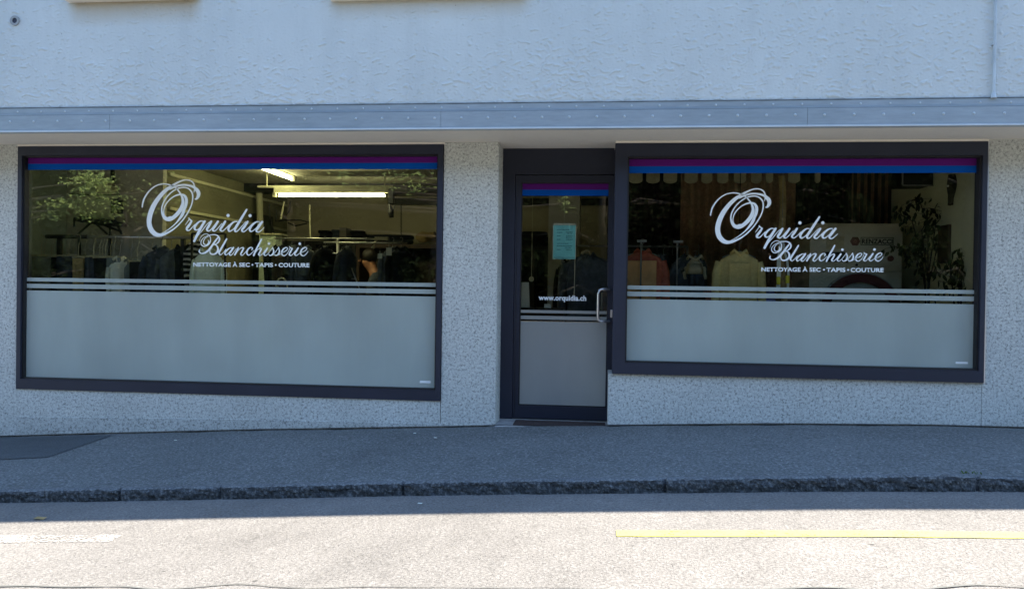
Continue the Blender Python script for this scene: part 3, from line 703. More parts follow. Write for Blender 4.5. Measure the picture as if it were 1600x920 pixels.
# masonry return between door and window 2, closes above/below
part('door_reveal', B(rx0-.0, rx0+.03, .0+.32, DY+.02+.3, zlow, w2z0-.01), M['granite'])
part('window_return', B(w2x0+.002, w2x0+.05, .076, DY-.001, w2z0, TOP-.006), M['frame'])
part('head_closure', B(BX0, BX1, .075, .32, ZT+.001 if 0 else TOP-.0005, TOP+.02), M['soffit'])
part('head_closure', B(w2x0-.0, w2x1+.01, -.022, .3, W2T+.0005, TOP-.0005), M['soffit'])
part('head_closure', B(w1x0-.01, w1x1+.01, -.004, .3, ZT+.0005, TOP-.0005), M['soffit'])
# conduit on the right, round vent on the left
bm = bmesh.new(); cx = at(1555, 75, WY-.03).x; tube(bm, [(cx, WY-.022, at(1555, 148, WY).z), (cx, WY-.022, 5.9)], .0095, 10)
tube(bm, [(cx, WY-.022, at(1555, 150, WY).z-.02), (cx, WY-.022, at(1555, 146, WY).z)], .016, 10, rs=[.02, .012])
for z in (3.25, 4.3, 5.3): box(bm, cx-.014, cx+.014, WY-.028, WY, z, z+.012)
part('conduit', bm, M['rivet'], smooth=False)
c = at(24, 33, WY)
bm = bmesh.new(); disc(bm, (c.x, WY+.004, c.z), (0, -1, 0), .021, .040, .014); v = part('round_vent', bm, M['dull'], smooth=False)
bm = bmesh.new(); disc(bm, (c.x, WY+.004, c.z), (0, -1, 0), 0, .021, .008); part('vent_core', bm, M['frame'], v)

# ---- interior shell
FL = dfl
CE = at(640, 307, 4.4).z
lwx, rwx = g1[0]-.41, g2[1]+.018
part('floor', B(BX0+.2, BX1-.2, .32, BY1-.2, FL-.1, FL), M['ifloor'])
part('floor', B(w1x0, w1x1, .30, .32, FL-.1, FL), M['ifloor'])
part('ceiling', B(lwx-.1, rwx+.1, .121, 4.6, CE, CE+.06), M['iceil'])
part('interior_wall', B(lwx-.08, lwx, .121, 1.15, FL, CE), M['iwall'], label='pale green side wall left of the clothes rail')
pxr = at(250, 330, 1.1).x
part('interior_wall', B(lwx-.08, pxr, 1.15, 1.22, FL, CE), M['pwall'], label='warm grey partition behind the clothes rail')
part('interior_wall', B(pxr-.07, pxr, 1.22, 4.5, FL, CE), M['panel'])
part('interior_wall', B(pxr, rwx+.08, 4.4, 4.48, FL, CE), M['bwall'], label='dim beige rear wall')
part('interior_wall', B(rwx, rwx+.08, .076, 4.4, FL, CE), M['iwallr'], label='pale side wall behind the pot plant')
part('interior_wall', B(rwx-.75, rwx, 1.9, 1.96, FL, CE), M['brown'])
# column seen through the door
cx0, cx1 = at(857, 350, 2.2).x, at(906, 350, 2.2).x
part('interior_column', B(cx0, cx1, 2.2, 2.6, FL, CE), M['pwall'])
# timber rails on the receding wall
for py, Y0 in ((270, 1.25), (323, 1.25)):
    z = at(256, py, 1.25).z; part('wall_rail', B(pxr, pxr+.025, 1.25, 4.38, z-.03, z), M['fixture'])
part('ceiling_beam', B(pxr, at(705, 300, 3.4).x, 3.0, 3.3, CE-.10, CE), M['dark'])
part('interior_lintel', B(at(605, 306, 4.3).x, cx0+.8, 4.32, 4.4, CE-.12, CE-.03), M['dark'])

# ------------------------------------------------------------------ interior things
def lamp(name, p, q, label, r=.019, housing=True):
    p, q = Vector(p), Vector(q); mid = (p+q)/2
    e = empty(name, mid, label, 'ceiling light', 'fluorescent lights in the shop')
    bm = bmesh.new(); tube(bm, [p, p.lerp(q, .5), q], r, 12); link('glowing_tube', bm, M['tubeglow'], e, True)
    d = (q-p).normalized(); s = d.cross(Vector((0, 0, 1))).normalized()
    bm = bmesh.new(); a, b = p-d*.05, q+d*.06; w, h0, h1 = .035, .028, .085
    vs = [bm.verts.new(c+s*k*w+Vector((0, 0, h))) for c in (a, b) for k, h in ((-1, h0), (1, h0), (1, h1), (-1, h1))]
    for f in ((0,1,2,3),(7,6,5,4),(0,4,5,1),(1,5,6,2),(2,6,7,3),(3,7,4,0)): bm.faces.new([vs[i] for i in f])
    link('housing', bm, M['fixture'], e)
    for c in (a, b):
        bm = bmesh.new(); box(bm, c.x-.018, c.x+.018, c.y-.018, c.y+.018, c.z-.02, c.z+.03); link('lamp_holder', bm, M['fixture'], e)
    return e
t1 = lamp('fluorescent_light', at(436, 305.5, 2.2), at(601, 305.5, 2.2), 'long lit tube hanging level in the left window', .014)
bm = bmesh.new(); a, b = at(404, 292, 2.2), at(615, 293, 2.2)
box(bm, a.x, b.x, 2.17, 2.22, a.z-.012, a.z+.012)
for x in (a.x+.1, b.x-.1): box(bm, x-.006, x+.006, 2.19, 2.2, a.z, CE)
link('support_bar', bm, M['fixture'], t1)
bm = bmesh.new(); a = at(611, 305, 2.2); box(bm, a.x-.02, a.x+.03, 2.16, 2.24, a.z-.09, a.z+.06)
link('end_bracket', bm, M['dull'], t1)
zc = at(426, 271, 1.9).z
lamp('fluorescent_light', (at(398, 265, 1.35).x, 1.35, zc), (at(455, 279, 2.35).x, 2.35, zc), 'short looking lit tube slanting under the blue band', .013)

def ring_mesh(bm, levels, n=28, seed=0, fold=.10, nf=7, cap=True, rot=0, org=(0, 0, 0)):
    """levels: (z, half width, half depth, xoffset)"""
    R = []; c, s = math.cos(rot), math.sin(rot); ox, oy, oz = org
    for (z, w, d, xo) in levels:
        r = []
        for k in range(n):
            a = 2*PI*k/n; f = 1 + fold*math.sin(nf*a+seed*1.7+z*2)*min(1, abs(levels[0][0]-z)*3) + .05*noise.noise((math.cos(a)*2+seed, math.sin(a)*2, z*4))
            x, y = xo+w*math.copysign(abs(math.cos(a))**.75, math.cos(a)), d*math.copysign(abs(math.sin(a))**.75, math.sin(a))*f
            r.append(bm.verts.new((ox+x*c-y*s, oy+x*s+y*c, oz+z)))
        R.append(r)
    for a, b in zip(R, R[1:]):
        for k in range(n): bm.faces.new((a[k], b[k], b[(k+1)%n], a[(k+1)%n]))
    if cap: bm.faces.new(R[0]); bm.faces.new(R[-1][::-1])
def hanger(parent, x, y, z, w, rot, mat='dull', hook=.12, drop=.07):
    c, s = math.cos(rot), math.sin(rot); bm = bmesh.new()
    P = lambda u, h: (x+u*c, y+u*s, z+h)
    tube(bm, [P(-.5*w, -drop), P(0, 0), P(.5*w, -drop)], .006, 6)
    tube(bm, [P(0, 0), P(0, hook*.5), P(.014, hook*.7), P(.016, hook*.92), P(0, hook), P(-.014, hook*.93)], .0028, 6)
    return link('hanger', bm, M[mat], parent)
def trousers(x, y, zrail, w, h, rot, mat, label, i, group='clothes on the left rail', cat='trousers', hook=.26):
    zt = zrail-hook; e = empty('hanging_'+cat, (x, y, zt), label, cat, group)
    hanger(e, x, y, zt+.012, w*1.08, rot, 'fixture', hook, .006)
    bm = bmesh.new(); ring_mesh(bm, [(0, w*.50, .012, 0), (-.02, w*.5, .022, 0), (-h*.3, w*.47, .03, 0), (-h*.7, w*.43, .03, .004), (-h, w*.42, .028, .0)], seed=i, fold=.25, nf=6, rot=rot, org=(x, y, zt))
    link('cloth', bm, M[mat], e, True); return e
def jacket(x, y, zt, w, h, rot, mat, label, i, group=None, sleeves=True, hook=.12, cat='jacket', smat=None, flare=1.0, parent=None):
    e = empty('hanging_'+cat, (x, y, zt), label, cat, group)
    hanger(e, x, y, zt+.01, w*.8, rot, 'dull', hook, .06)
    bm = bmesh.new()
    ring_mesh(bm, [(.0, w*.10, .035, 0), (-.02, w*.20, .05, 0), (-.07, w*.44, .065, 0), (-.12, w*.49, .075, 0), (-h*.4, w*.44, .085, 0), (-h*.75, w*.46*flare, .09, 0), (-h, w*.5*flare, .095, 0)], seed=i, fold=.18, nf=5, rot=rot, org=(x, y, zt))
    link('body', bm, M[mat], e, True)
    if sleeves:
        c, s = math.cos(rot), math.sin(rot)
        for sd in (-1, 1):
            bm = bmesh.new(); P = []
            for t, u in ((.0, .46), (.15, .53), (.45, .56), (.8, .57), (1, .56)):
                P.append((x+sd*u*w*c + .02*math.sin(t*5+i)*s, y+sd*u*w*s - .02*t, zt-.09-t*h*.72))
            tube(bm, P, .05, 12, rs=[w*.11, w*.115, w*.10, w*.09, w*.08]); link('sleeve', bm, M[smat or mat], e, True)
    bm = bmesh.new(); c, s = math.cos(rot), math.sin(rot)
    tube(bm, [(x-.07*c, y-.07*s, zt-.015), (x-.05*c+.03*s, y-.05*s-.045*c, zt+.012), (x+.0, y-.055, zt-.03), (x+.05*c, y+.05*s-.045*c, zt+.012), (x+.07*c, y+.07*s, zt-.015)], .014, 8); link('collar', bm, M[mat], e, True)
    return e
# left rail with its posts
RY = .62
ra, rb = at(72, 367, RY), at(303, 374, RY); zr = avg(ra.z, rb.z)
rail = empty('clothes_rail', (avg(ra.x, rb.x), RY, FL), 'long steel clothes rail across the left of the left window', 'clothes rail')
bm = bmesh.new(); tube(bm, [(ra.x, RY, zr), (rb.x, RY, zr)], .013, 12); link('rail', bm, M['steel'], rail, True)
bm = bmesh.new(); tube(bm, [(ra.x, RY, zr), (ra.x+.13, RY, zr), (ra.x+.42, RY, zr)], .0185, 12); link('sleeve_cap', bm, M['dark'], rail, True)
for px in (93, 286):
    x = at(px, 400, RY).x; bm = bmesh.new(); box(bm, x-.018, x+.018, RY-.018, RY+.018, FL+.04, zr-.013); box(bm, x-.03, x+.03, RY-.25, RY+.25, FL, FL+.04); link('post', bm, M['dark'], rail)
tl = [(66, 'grey', .17, 'grey trousers, first on the left end of the left rail'), (77, 'denim', .2, 'slate trousers second from the left end of the rail'), (90, 'black', .2, 'black trousers beside the rail post'),
      (108, 'navy', .22, 'navy trousers right of the rail post'), (127, 'khaki', .10, 'khaki trousers, the only yellowish brown ones'), (141, 'denim', .2, 'slate trousers just right of the khaki ones'),
      (155, 'navy', .2, 'navy trousers second to the right of the khaki ones'), (168, 'black', .2, 'black trousers third to the right of the khaki ones'), (180, 'grey', .16, 'grey trousers just left of the white shirt')]
for i, (px, mt, w, lb) in enumerate(tl):
    p = at(px, 380, RY+.01*((i*7)%5-2)); trousers(p.x, RY+.02*((i*3)%4-1.5), zr+.012, w, .85, .25+.5*math.sin(i*2.1), 'olive' if mt == 'khaki' else mt, lb, i, hook=.20+.008*((i*5)%3))
for i, (px, mt, lb) in enumerate(((71, 'navy', 'navy trousers tucked behind the first grey pair'), (84, 'denim', 'slate trousers tucked behind the rail post'), (99, 'navy', 'navy trousers half hidden right of the post'), (116, 'denim', 'slate trousers half hidden left of the khaki ones'),
        (134, 'black', 'black trousers squeezed in right beside the khaki ones'), (148, 'denim', 'slate trousers half hidden between two darker pairs'), (161, 'black', 'black trousers half hidden in the right half of the trouser row'), (174, 'denim', 'slate trousers half hidden beside the last grey pair'))):
    trousers(at(px, 380, RY+.1).x, RY+.09, zr+.012, .2, .85, .1+.5*math.sin(i*1.3+1), mt, lb, 20+i, hook=.205+.01*((i*3)%4))
p = at(188, 380, RY); jacket(p.x, RY, zr-.20, .20, .75, 1.1, 'white', 'narrow white shirt hanging edge on in the left rail', 11, 'clothes on the left rail', hook=.21, cat='shirt')
p = at(201, 380, RY); jacket(p.x, RY+.05, zr-.22, .18, .72, .9, 'grey', 'grey green blouse right of the white shirt on the left rail', 12, 'clothes on the left rail', hook=.23, cat='blouse')
p = at(219, 380, RY); trousers(p.x, RY-.04, zr+.012, .15, .8, .1, 'black', 'black skirt alone on a wire hanger near the rail middle', 13, cat='skirt', hook=.245)
p = at(232, 380, RY); trousers(p.x, RY+.05, zr+.012, .1, .8, 1.2, 'grey', 'thin grey scarf hanging behind the big script letter', 14, cat='scarf', hook=.27)
for px, mt, w, rot, zo, lb, i in ((256, 'navy', .30, .9, -.10, 'navy jacket with rounded shoulder, left of three dark jackets', 15), (268, 'denim', .28, 1.1, -.12, 'slate jacket in the middle of three dark jackets', 16), (284, 'black', .36, .35, -.085, 'broad black jacket, right of three dark jackets', 17)):
    p = at(px, 380, RY); jacket(p.x, RY+.05*(i-16), zr+zo, w, .85, rot, mt, lb, i, 'dark jackets at the right of the left rail', hook=-zo+.012)
p = at(304, 380, RY-.02); jacket(p.x, RY-.0, zr-.05, .20, .95, 1.2, 'stripe', 'black and white striped cardigan beside the pale green coat', 18, hook=.062, cat='cardigan')
p = at(326, 393, .42); jacket(p.x, .42, at(326, 391, .42).z, .26, 1.15, .12, 'mint', 'pale green coat with long sleeves hanging under the script lettering', 19, hook=.14, cat='coat', flare=1.25)
# second short rail carrying that coat
bm = bmesh.new(); q = at(326, 391, .42).z+.15
tube(bm, [(at(300, 380, .42).x, .42, q), (at(352, 380, .42).x, .42, q)], .009, 8)
for px in (300, 352): x = at(px, 380, .42).x; tube(bm, [(x, .42, FL), (x, .42, q)], .011, 8)
sr = tag(link('garment_stand', bm, M['dark'], None, True), 'slim dark garment stand holding the pale green coat', 'garment stand')

# pressing machine with its pale boiler on the partition, left window
pm = empty('pressing_machine', at(150, 360, .98), 'black folding steam press with a pale round topped boiler above the clothes', 'press')
def P(px, py, Y=.98): return at(px, py, Y)
bm = bmesh.new(); a, b = P(151, 303), P(184, 283)
ring_mesh(bm, [(0, .11, .08, 0), (.03, .10, .08, 0), (.09, .095, .075, 0), (.12, .06, .05, 0), (.125, .02, .02, 0)], fold=0, org=(P(163, 300).x, 1.02, P(163, 303).z)); link('boiler', bm, M['cream'], pm, True)
bm = bmesh.new(); tube(bm, [P(176, 283), P(176, 266)], .02, 8); link('steam_pipe', bm, M['dark'], pm, True)
bm = bmesh.new(); tube(bm, [P(106, 303), P(150, 305), P(182, 304), P(190, 306), P(183, 312), P(150, 310)], .007, 8); box(bm, P(173, 315).x, P(183, 315).x, .98, 1.08, P(175, 333).z, P(175, 312).z); link('control_arm', bm, M['dark'], pm)
bm = bmesh.new(); a, b = P(116, 341), P(178, 346)
tube(bm, [P(116, 342), P(130, 343), P(160, 347), P(198, 352)], .025, 10, rs=[.018, .035, .04, .016]); link('press_bed', bm, M['dark'], pm, True)
bm = bmesh.new()
for q in (((122, 366), (142, 348)), ((168, 366), (148, 348)), ((178, 340), (190, 366)), ((172, 345), (172, 380)), ((116, 343), (116, 355)), ((158, 350), (190, 362))): tube(bm, [P(*q[0]), P(*q[1])], .011, 8)
for px in (124, 172): x = P(px, 366).x; tube(bm, [(x, .98, P(px, 366).z), (x, .98, FL)], .015, 8)
link('folding_legs', bm, M['dark'], pm)
# ducts / cables on the rear wall
bm = bmesh.new()
for pts in ([(405, 300), (406, 340), (408, 366)],): tube(bm, [at(a, b, 3.2) for a, b in pts], .04, 10)
tag(link('air_duct', bm, M['fixture']), 'pale vertical duct rising left of the lit tube', 'duct')
bm = bmesh.new()
for pts in ([(409, 318), (406, 335), (410, 352), (409, 366)], [(421, 320), (422, 342), (430, 370)], [(432, 327), (431, 346), (444, 344), (470, 344), (484, 348), (485, 375)], [(450, 348), (462, 353), (480, 349)], [(454, 314), (452, 330), (445, 340)]):
    P_ = [at(a, b, 3.6) for a, b in pts]; tube(bm, P_, .010, 6)
tag(link('wall_cable', bm, M['dark']), 'loose black cables looping across the beige rear wall', 'cable')
bm = bmesh.new(); tube(bm, [at(444, 315, 3.0), at(439, 342, 3.0)], .012, 6)
tag(link('hanging_rod', bm, M['fixture']), 'short slanted pale rod among the black cables', 'rod')
bm = bmesh.new(); tube(bm, [at(484, 320, 3.0), at(484, 350, 3.0), at(485, 372, 3.0)], .010, 6)
tag(link('hanging_rod', bm, M['fixture']), 'upright thin pale rod below the middle of the long lit tube', 'rod')
bm = bmesh.new(); 
for k in range(22):
    p = at(627, 312+k*2.6, 3.2); tube(bm, [p+Vector((0, 0, .018)), p+Vector((.008*(k%2*2-1), 0, 0)), p-Vector((0, 0, .014))], .005, 5)
tag(link('hanging_chain', bm, M['dark']), 'dark chain hanging down in front of the beige rear wall', 'chain')
bm = bmesh.new(); p = at(612, 325, 2.4); tube(bm, [at(618, 312, 2.4), at(616, 325, 2.4), at(612, 336, 2.4)], .006, 6); tube(bm, [at(608, 313, 2.4), at(609, 322, 2.4), at(611, 332, 2.4), at(612, 340, 2.4)], .02, 10, rs=[.008, .018, .034, .026])
tag(link('pull_switch', bm, M['dark'], None, True), 'black teardrop pull switch hanging from the end of the long tube', 'switch')

# rear furniture: cupboards, folded clothes, middle garment rack
def cupboard(px0, px1, pyt, Y, label, mat='brown', shelf=()):
    a, b = at(px0, pyt, Y), at(px1, pyt, Y); e = empty('cupboard', ((a.x+b.x)/2, Y, FL), label, 'cupboard')
    bm = bmesh.new(); box(bm, a.x, a.x+.05, Y, Y+.5, FL, a.z); box(bm, b.x-.05, b.x, Y, Y+.5, FL, a.z); box(bm, a.x+.05, b.x-.05, Y, Y+.5, a.z-.05, a.z); box(bm, a.x+.05, b.x-.05, Y+.46, Y+.5, FL, a.z-.05)
    m = (a.x+b.x)/2; box(bm, m-.03, m+.03, Y+.002, Y+.46, FL, a.z-.05); link('carcass', bm, M[mat], e)
    for h in (.35, .75, 1.15):
        if FL+h < a.z-.15:
            bm = bmesh.new(); box(bm, a.x+.05, m-.03, Y+.02, Y+.46, FL+h, FL+h+.02); box(bm, m+.03, b.x-.05, Y+.02, Y+.46, FL+h, FL+h+.02); link('shelf', bm, M[mat], e)
    return e
cupboard(556, 705, 381, 3.7, 'tall brown cupboard against the rear wall behind the worker')
cupboard(300, 402, 333, 3.2, 'near black cupboard standing left of the pale duct', 'dark')
cupboard(425, 555, 376, 3.9, 'long dark cupboard under the loose cables', 'dark')
def pile(px0, px1, py0, py1, Y, mat, label, n=4, cat='folded clothes', group=None):
    a, b = at(px0, py1, Y), at(px1, py0, Y); bm = bmesh.new(); h = (b.z-a.z)/n
    for k in range(n):
        dx = .012*math.sin(k*2.3); z = a.z+k*h
        ring_mesh(bm, [(z-a.z+.001, (b.x-a.x)*.49, .15, dx), (z-a.z+h*.5, (b.x-a.x)*.5, .16, dx), (z-a.z+h-.003, (b.x-a.x)*.485, .15, dx)], fold=.04, seed=k, org=((a.x+b.x)/2, Y+.2, a.z))
    return tag(link('folded_clothes', bm, M[mat], None, True), label, cat, group)
pile(493, 512, 359, 373, 3.95, 'black', 'black folded pile left of the grey cardboard box', 3)
bm = bmesh.new(); a, b = at(530, 372, 3.95), at(541, 356, 3.95); box(bm, a.x, b.x, 3.95, 4.2, a.z, b.z, bev=.004)
tag(link('cardboard_box', bm, M['wallgrey']), 'dim grey cardboard box between two black piles', 'box')
pile(514, 529, 358, 373, 3.95, 'navy', 'navy folded pile touching the grey cardboard box', 3)
pile(543, 564, 359, 373, 3.95, 'black', 'black folded pile right of the grey cardboard box', 3)
pile(566, 640, 366, 379, 3.75, 'black', 'long low heap of black clothes on the brown cupboard', 2)
# crumpled kraft parcel
bm = bmesh.new(); a, b = at(645, 378, 3.75), at(679, 361, 3.75)
bmesh.ops.create_icosphere(bm, subdivisions=3, radius=1, matrix=Matrix.Translation(((a.x+b.x)/2, 3.95, (a.z+b.z)/2)) @ Matrix.Diagonal(((b.x-a.x)*.5, .16, (b.z-a.z)*.5, 1)))
for v in bm.verts: v.co += Vector([.035*noise.noise(v.co*9+Vector((k*7, 0, 0))) for k in range(3)])
tag(link('paper_parcel', bm, M['kraft']), 'crumpled kraft paper parcel on the right end of the brown cupboard', 'parcel')
# middle rack: T post with arms and a double rail
MY = 1.7
def P(px, py, Y=MY): return at(px, py, Y)
mr = empty('garment_rack', (P(528, 450).x, MY, FL), 'steel garment rack with double top rail in the middle of the shop', 'garment rack')
z1, z2 = P(520, 373).z, P(520, 378).z
bm = bmesh.new(); tube(bm, [(P(428, 375).x, MY, z1), (P(602, 375).x, MY, z1)], .009, 8); tube(bm, [(P(500, 378).x, MY+.12, z2), (P(632, 378).x, MY+.12, z2)], .009, 8); link('rail', bm, M['steel'], mr, True)
bm = bmesh.new(); tube(bm, [(P(528, 380).x, MY, FL), (P(528, 380).x, MY, z1)], .014, 10); link('post', bm, M['steel'], mr, True)
bm = bmesh.new(); tube(bm, [P(510, 395.5), P(543, 397)], .008, 8); link('arm', bm, M['steel'], mr, True)
bm = bmesh.new(); tube(bm, [P(510, 433), P(557, 436)], .008, 8); link('arm', bm, M['steel'], mr, True)
bm = bmesh.new(); tube(bm, [P(549, 419), P(556, 436), P(562, 452)], .007, 8); link('brace', bm, M['steel'], mr, True)
bm = bmesh.new(); box(bm, P(586, 372).x, P(606, 372).x, MY-.02, MY+.05, P(590, 375).z, P(590, 370).z); tube(bm, [P(582, 388), P(588, 374), P(592, 372)], .018, 8); link('clamp', bm, M['fixture'], mr)
cols = ['black', 'navy', 'denim', 'black', 'navy', 'denim', 'black']
lbls = ['far left on the middle rack under the last script letters', 'second from the left on the middle rack', 'third from the left on the middle rack', 'just left of the steel post', 'just right of the steel post',
        'right of the white tag', 'at the right end of the middle rack']
for i, px in enumerate((436, 455, 474, 508, 540, 612, 627)):
    p = P(px, 380); jacket(p.x, MY+.02*(i%3), z1-.09, .26, .8, .9+.3*math.sin(i*1.9), cols[i], ['black', 'navy', 'slate', 'black', 'navy', 'slate', 'black'][i]+' garment '+lbls[i], 30+i, 'garments on the middle rack', hook=.10, cat='garment')
p = P(444, 412); trousers(p.x, MY-.16, P(444, 398).z, .14, .5, .0, 'brown', 'small dark reddish cloth hanging low on the middle rack', 44, None, 'cloth', hook=.02)
for px0, px1, py0, py1, lb in ((603, 612, 387, 399, 'pale square ticket hanging right of the worker'), (590, 597, 396, 404, 'small white round tag above the worker\'s shoulder')):
    a, b = P(px0, py1, 1.5), P(px1, py0, 1.5); bm = bmesh.new(); box(bm, a.x, b.x, 1.5, 1.503, a.z, b.z); tube(bm, [((a.x+b.x)/2, 1.502, b.z), ((a.x+b.x)/2, 1.502, b.z+.05)], .0015, 4)
    tag(link('ticket', bm, M['paper']), lb, 'ticket')
bm = bmesh.new(); a, b = at(627, 426, 3.68), at(639, 406, 3.68)
for k in range(3): box(bm, a.x+.01*k, b.x-.008*(2-k), 3.74, 3.95, lerp(a.z, b.z, k/3), lerp(a.z, b.z, (k+.86)/3), bev=.006)
tag(link('folded_shirts', bm, M['white']), 'three folded white shirts inside the brown cupboard', 'folded shirts')
bm = bmesh.new(); tube(bm, [at(435, 449, 1.2)] + [at(440+9*math.sin(a), 448-17*math.cos(a)*.8, 1.2) for a in [k*.35-1.5 for k in range(10)]], .008, 8)
tag(link('hose', bm, M['fixture']), 'pale bent hose just above the frosted stripes', 'hose')
# pale door with a small window at the back
a, b = at(405, 367, 2.9), at(431, 367, 2.9); e = empty('inner_door', ((a.x+b.x)/2, 2.9, FL), 'pale green narrow cabinet with a small dark window', 'cabinet')
bm = bmesh.new(); box(bm, a.x, b.x, 2.9, 3.1, FL, a.z, bev=.004); link('cabinet_body', bm, M['iwall'], e)
a2, b2 = at(411, 407, 2.9), at(426, 395, 2.9); bm = bmesh.new(); ring(bm, a2.x-.02, b2.x+.02, a2.z-.02, b2.z+.02, .02, .02, .02, .02, 2.885, 2.9); link('window_rim', bm, M['fixture'], e)
link('dark_window', B(a2.x, b2.x, 2.892, 2.899, a2.z, b2.z), M['denim'], e)
link('cabinet_top', B(a.x-.03, b.x+.06, 2.87, 3.12, a.z+.001, a.z+.02), M['fixture'], e)

# ---- the worker, bent over between rack and cupboard
def skin_mesh(name, verts, edges, radii, mat, parent, levels=2, root=0):
    me = bpy.data.meshes.new(name); me.from_pydata([tuple(v) for v in verts], edges, []); o = bpy.data.objects.new(name, me); COL.objects.link(o)
    sk = o.modifiers.new('skin', 'SKIN'); me.skin_vertices or None
    if not me.skin_vertices: bpy.context.view_layer.update()
    for i, r in enumerate(radii): me.skin_vertices[0].data[i].radius = (r, r) if isinstance(r, (int, float)) else r
    me.skin_vertices[0].data[root].use_root = True
    ss = o.modifiers.new('sub', 'SUBSURF'); ss.levels = ss.render_levels = levels
    bpy.context.view_layer.update(); dg = bpy.context.evaluated_depsgraph_get()
    nm = bpy.data.meshes.new_from_object(o.evaluated_get(dg)); bpy.data.objects.remove(o); nm.name = name
    nm.materials.clear(); nm.materials.append(mat)
    for p in nm.polygons: p.use_smooth = True
    q = bpy.data.objects.new(name, nm); COL.objects.link(q)
    if parent: q.parent = parent; q.matrix_parent_inverse = Matrix.Translation(-world_loc(parent))
    return q
PY = 2.75
hd = at(574, 409, PY); fx = hd.x+.30
per = empty('person', (fx, PY, FL), 'person in a dark top bending forward among the racks', 'person')
def V(x, y, z): return Vector((x, y, z))
hz = FL+.92
pel = V(fx, PY, hz); che = V(fx-.13, PY, hd.z-.32); nk = V(fx-.235, PY, hd.z-.09)
vs = [pel, V(fx-.06, PY, hz+.2), che, V(fx-.19, PY, hd.z-.17), nk, V(hd.x+.015, PY, hd.z-.01), V(hd.x, PY, hd.z+.05)]
rs = [(.13, .10), (.11, .10), (.12, .10), (.07, .07), .05, (.078, .09), (.085, .095)]
ed = [(0, 1), (1, 2), (2, 3), (3, 4), (4, 5), (5, 6)]
def limb(base, pts, rr):
    i = base
    for p, r in zip(pts, rr): vs.append(p); rs.append(r); ed.append((i, len(vs)-1)); i = len(vs)-1
    return i
for s in (-1, 1):
    limb(0, [V(fx, PY+.10*s, hz-.06), V(fx-.03, PY+.11*s, hz-.45), V(fx+.02, PY+.11*s, FL+.09), V(fx-.12, PY+.12*s, FL+.04)], [.10, .068, .045, .035])
    w_ = limb(3, [V(fx-.17, PY+.19*s, hd.z-.23), V(fx-.20, PY+.24*s, hd.z-.50), V(fx-.42, PY+.17*s, hd.z-.60), V(fx-.48, PY+.15*s, hd.z-.61)], [.06, .045, .033, (.028, .018)])
    hp = vs[w_]
    for k in range(4):
        o1 = V(-.05, (k-1.5)*.021, .0); limb(w_, [hp+V(-.035, (k-1.5)*.022, 0), hp+V(-.065, (k-1.5)*.023, -.008), hp+V(-.085+.006*abs(k-1.5), (k-1.5)*.022, -.025)], [.010, .0085, .007])
    limb(w_, [hp+V(-.01, -s*.035, -.005), hp+V(-.035, -s*.048, -.015)], [.011, .008])
skin_mesh('body', vs, ed, rs, M['skin'], per, 1)
# clothes: jumper over torso and arms, trousers
vs = [pel+V(0, 0, .02), V(fx-.06, PY, hz+.2), che, V(fx-.18, PY, hd.z-.16), V(fx-.215, PY, hd.z-.105)]; rs = [(.17, .14), (.15, .14), (.19, .17), (.16, .15), .085]; ed = [(0, 1), (1, 2), (2, 3), (3, 4)]
for s in (-1, 1): limb(3, [V(fx-.17, PY+.19*s, hd.z-.23), V(fx-.20, PY+.24*s, hd.z-.50), V(fx-.38, PY+.18*s, hd.z-.585)], [.078, .06, .048])
skin_mesh('jumper', vs, ed, rs, M['navy'], per, 1)
vs = [pel]; rs = [(.165, .135)]; ed = []
for s in (-1, 1): limb(0, [V(fx, PY+.10*s, hz-.08), V(fx-.03, PY+.11*s, hz-.45), V(fx+.02, PY+.11*s, FL+.12)], [.115, .085, .065])
skin_mesh('trousers', vs, ed, rs, M['black'], per, 1)
bm = bmesh.new(); bmesh.ops.create_icosphere(bm, subdivisions=3, radius=1, matrix=Matrix.Translation((hd.x+.022, PY, hd.z+.068)) @ Matrix.Diagonal((.095, .095, .088, 1)))
for v in list(bm.verts):
    if v.co.x < hd.x-.045 and v.co.z < hd.z+.10: bm.verts.remove(v)
for v in bm.verts: v.co += v.normal*.006*noise.noise(v.co*40)
link('hair', bm, M['hair'], per, True)
bm = bmesh.new()
for s in (-1, 1):
    bmesh.ops.create_uvsphere(bm, u_segments=8, v_segments=6, radius=.011, matrix=Matrix.Translation((hd.x-.083, PY+.033*s, hd.z+.035)))
link('eyes', bm, M['hair'], per, True)
bm = bmesh.new(); bmesh.ops.create_cone(bm, segments=8, radius1=.018, radius2=.006, depth=.035, matrix=Matrix.Translation((hd.x-.095, PY, hd.z+.01)) @ Matrix.Rotation(-PI/2, 4, 'Y'), cap_ends=True)
link('nose', bm, M['skin'], per, True)
bm = bmesh.new(); box(bm, hd.x-.086, hd.x-.078, PY-.024, PY+.024, hd.z-.036, hd.z-.028); link('mouth', bm, M['red'], per)

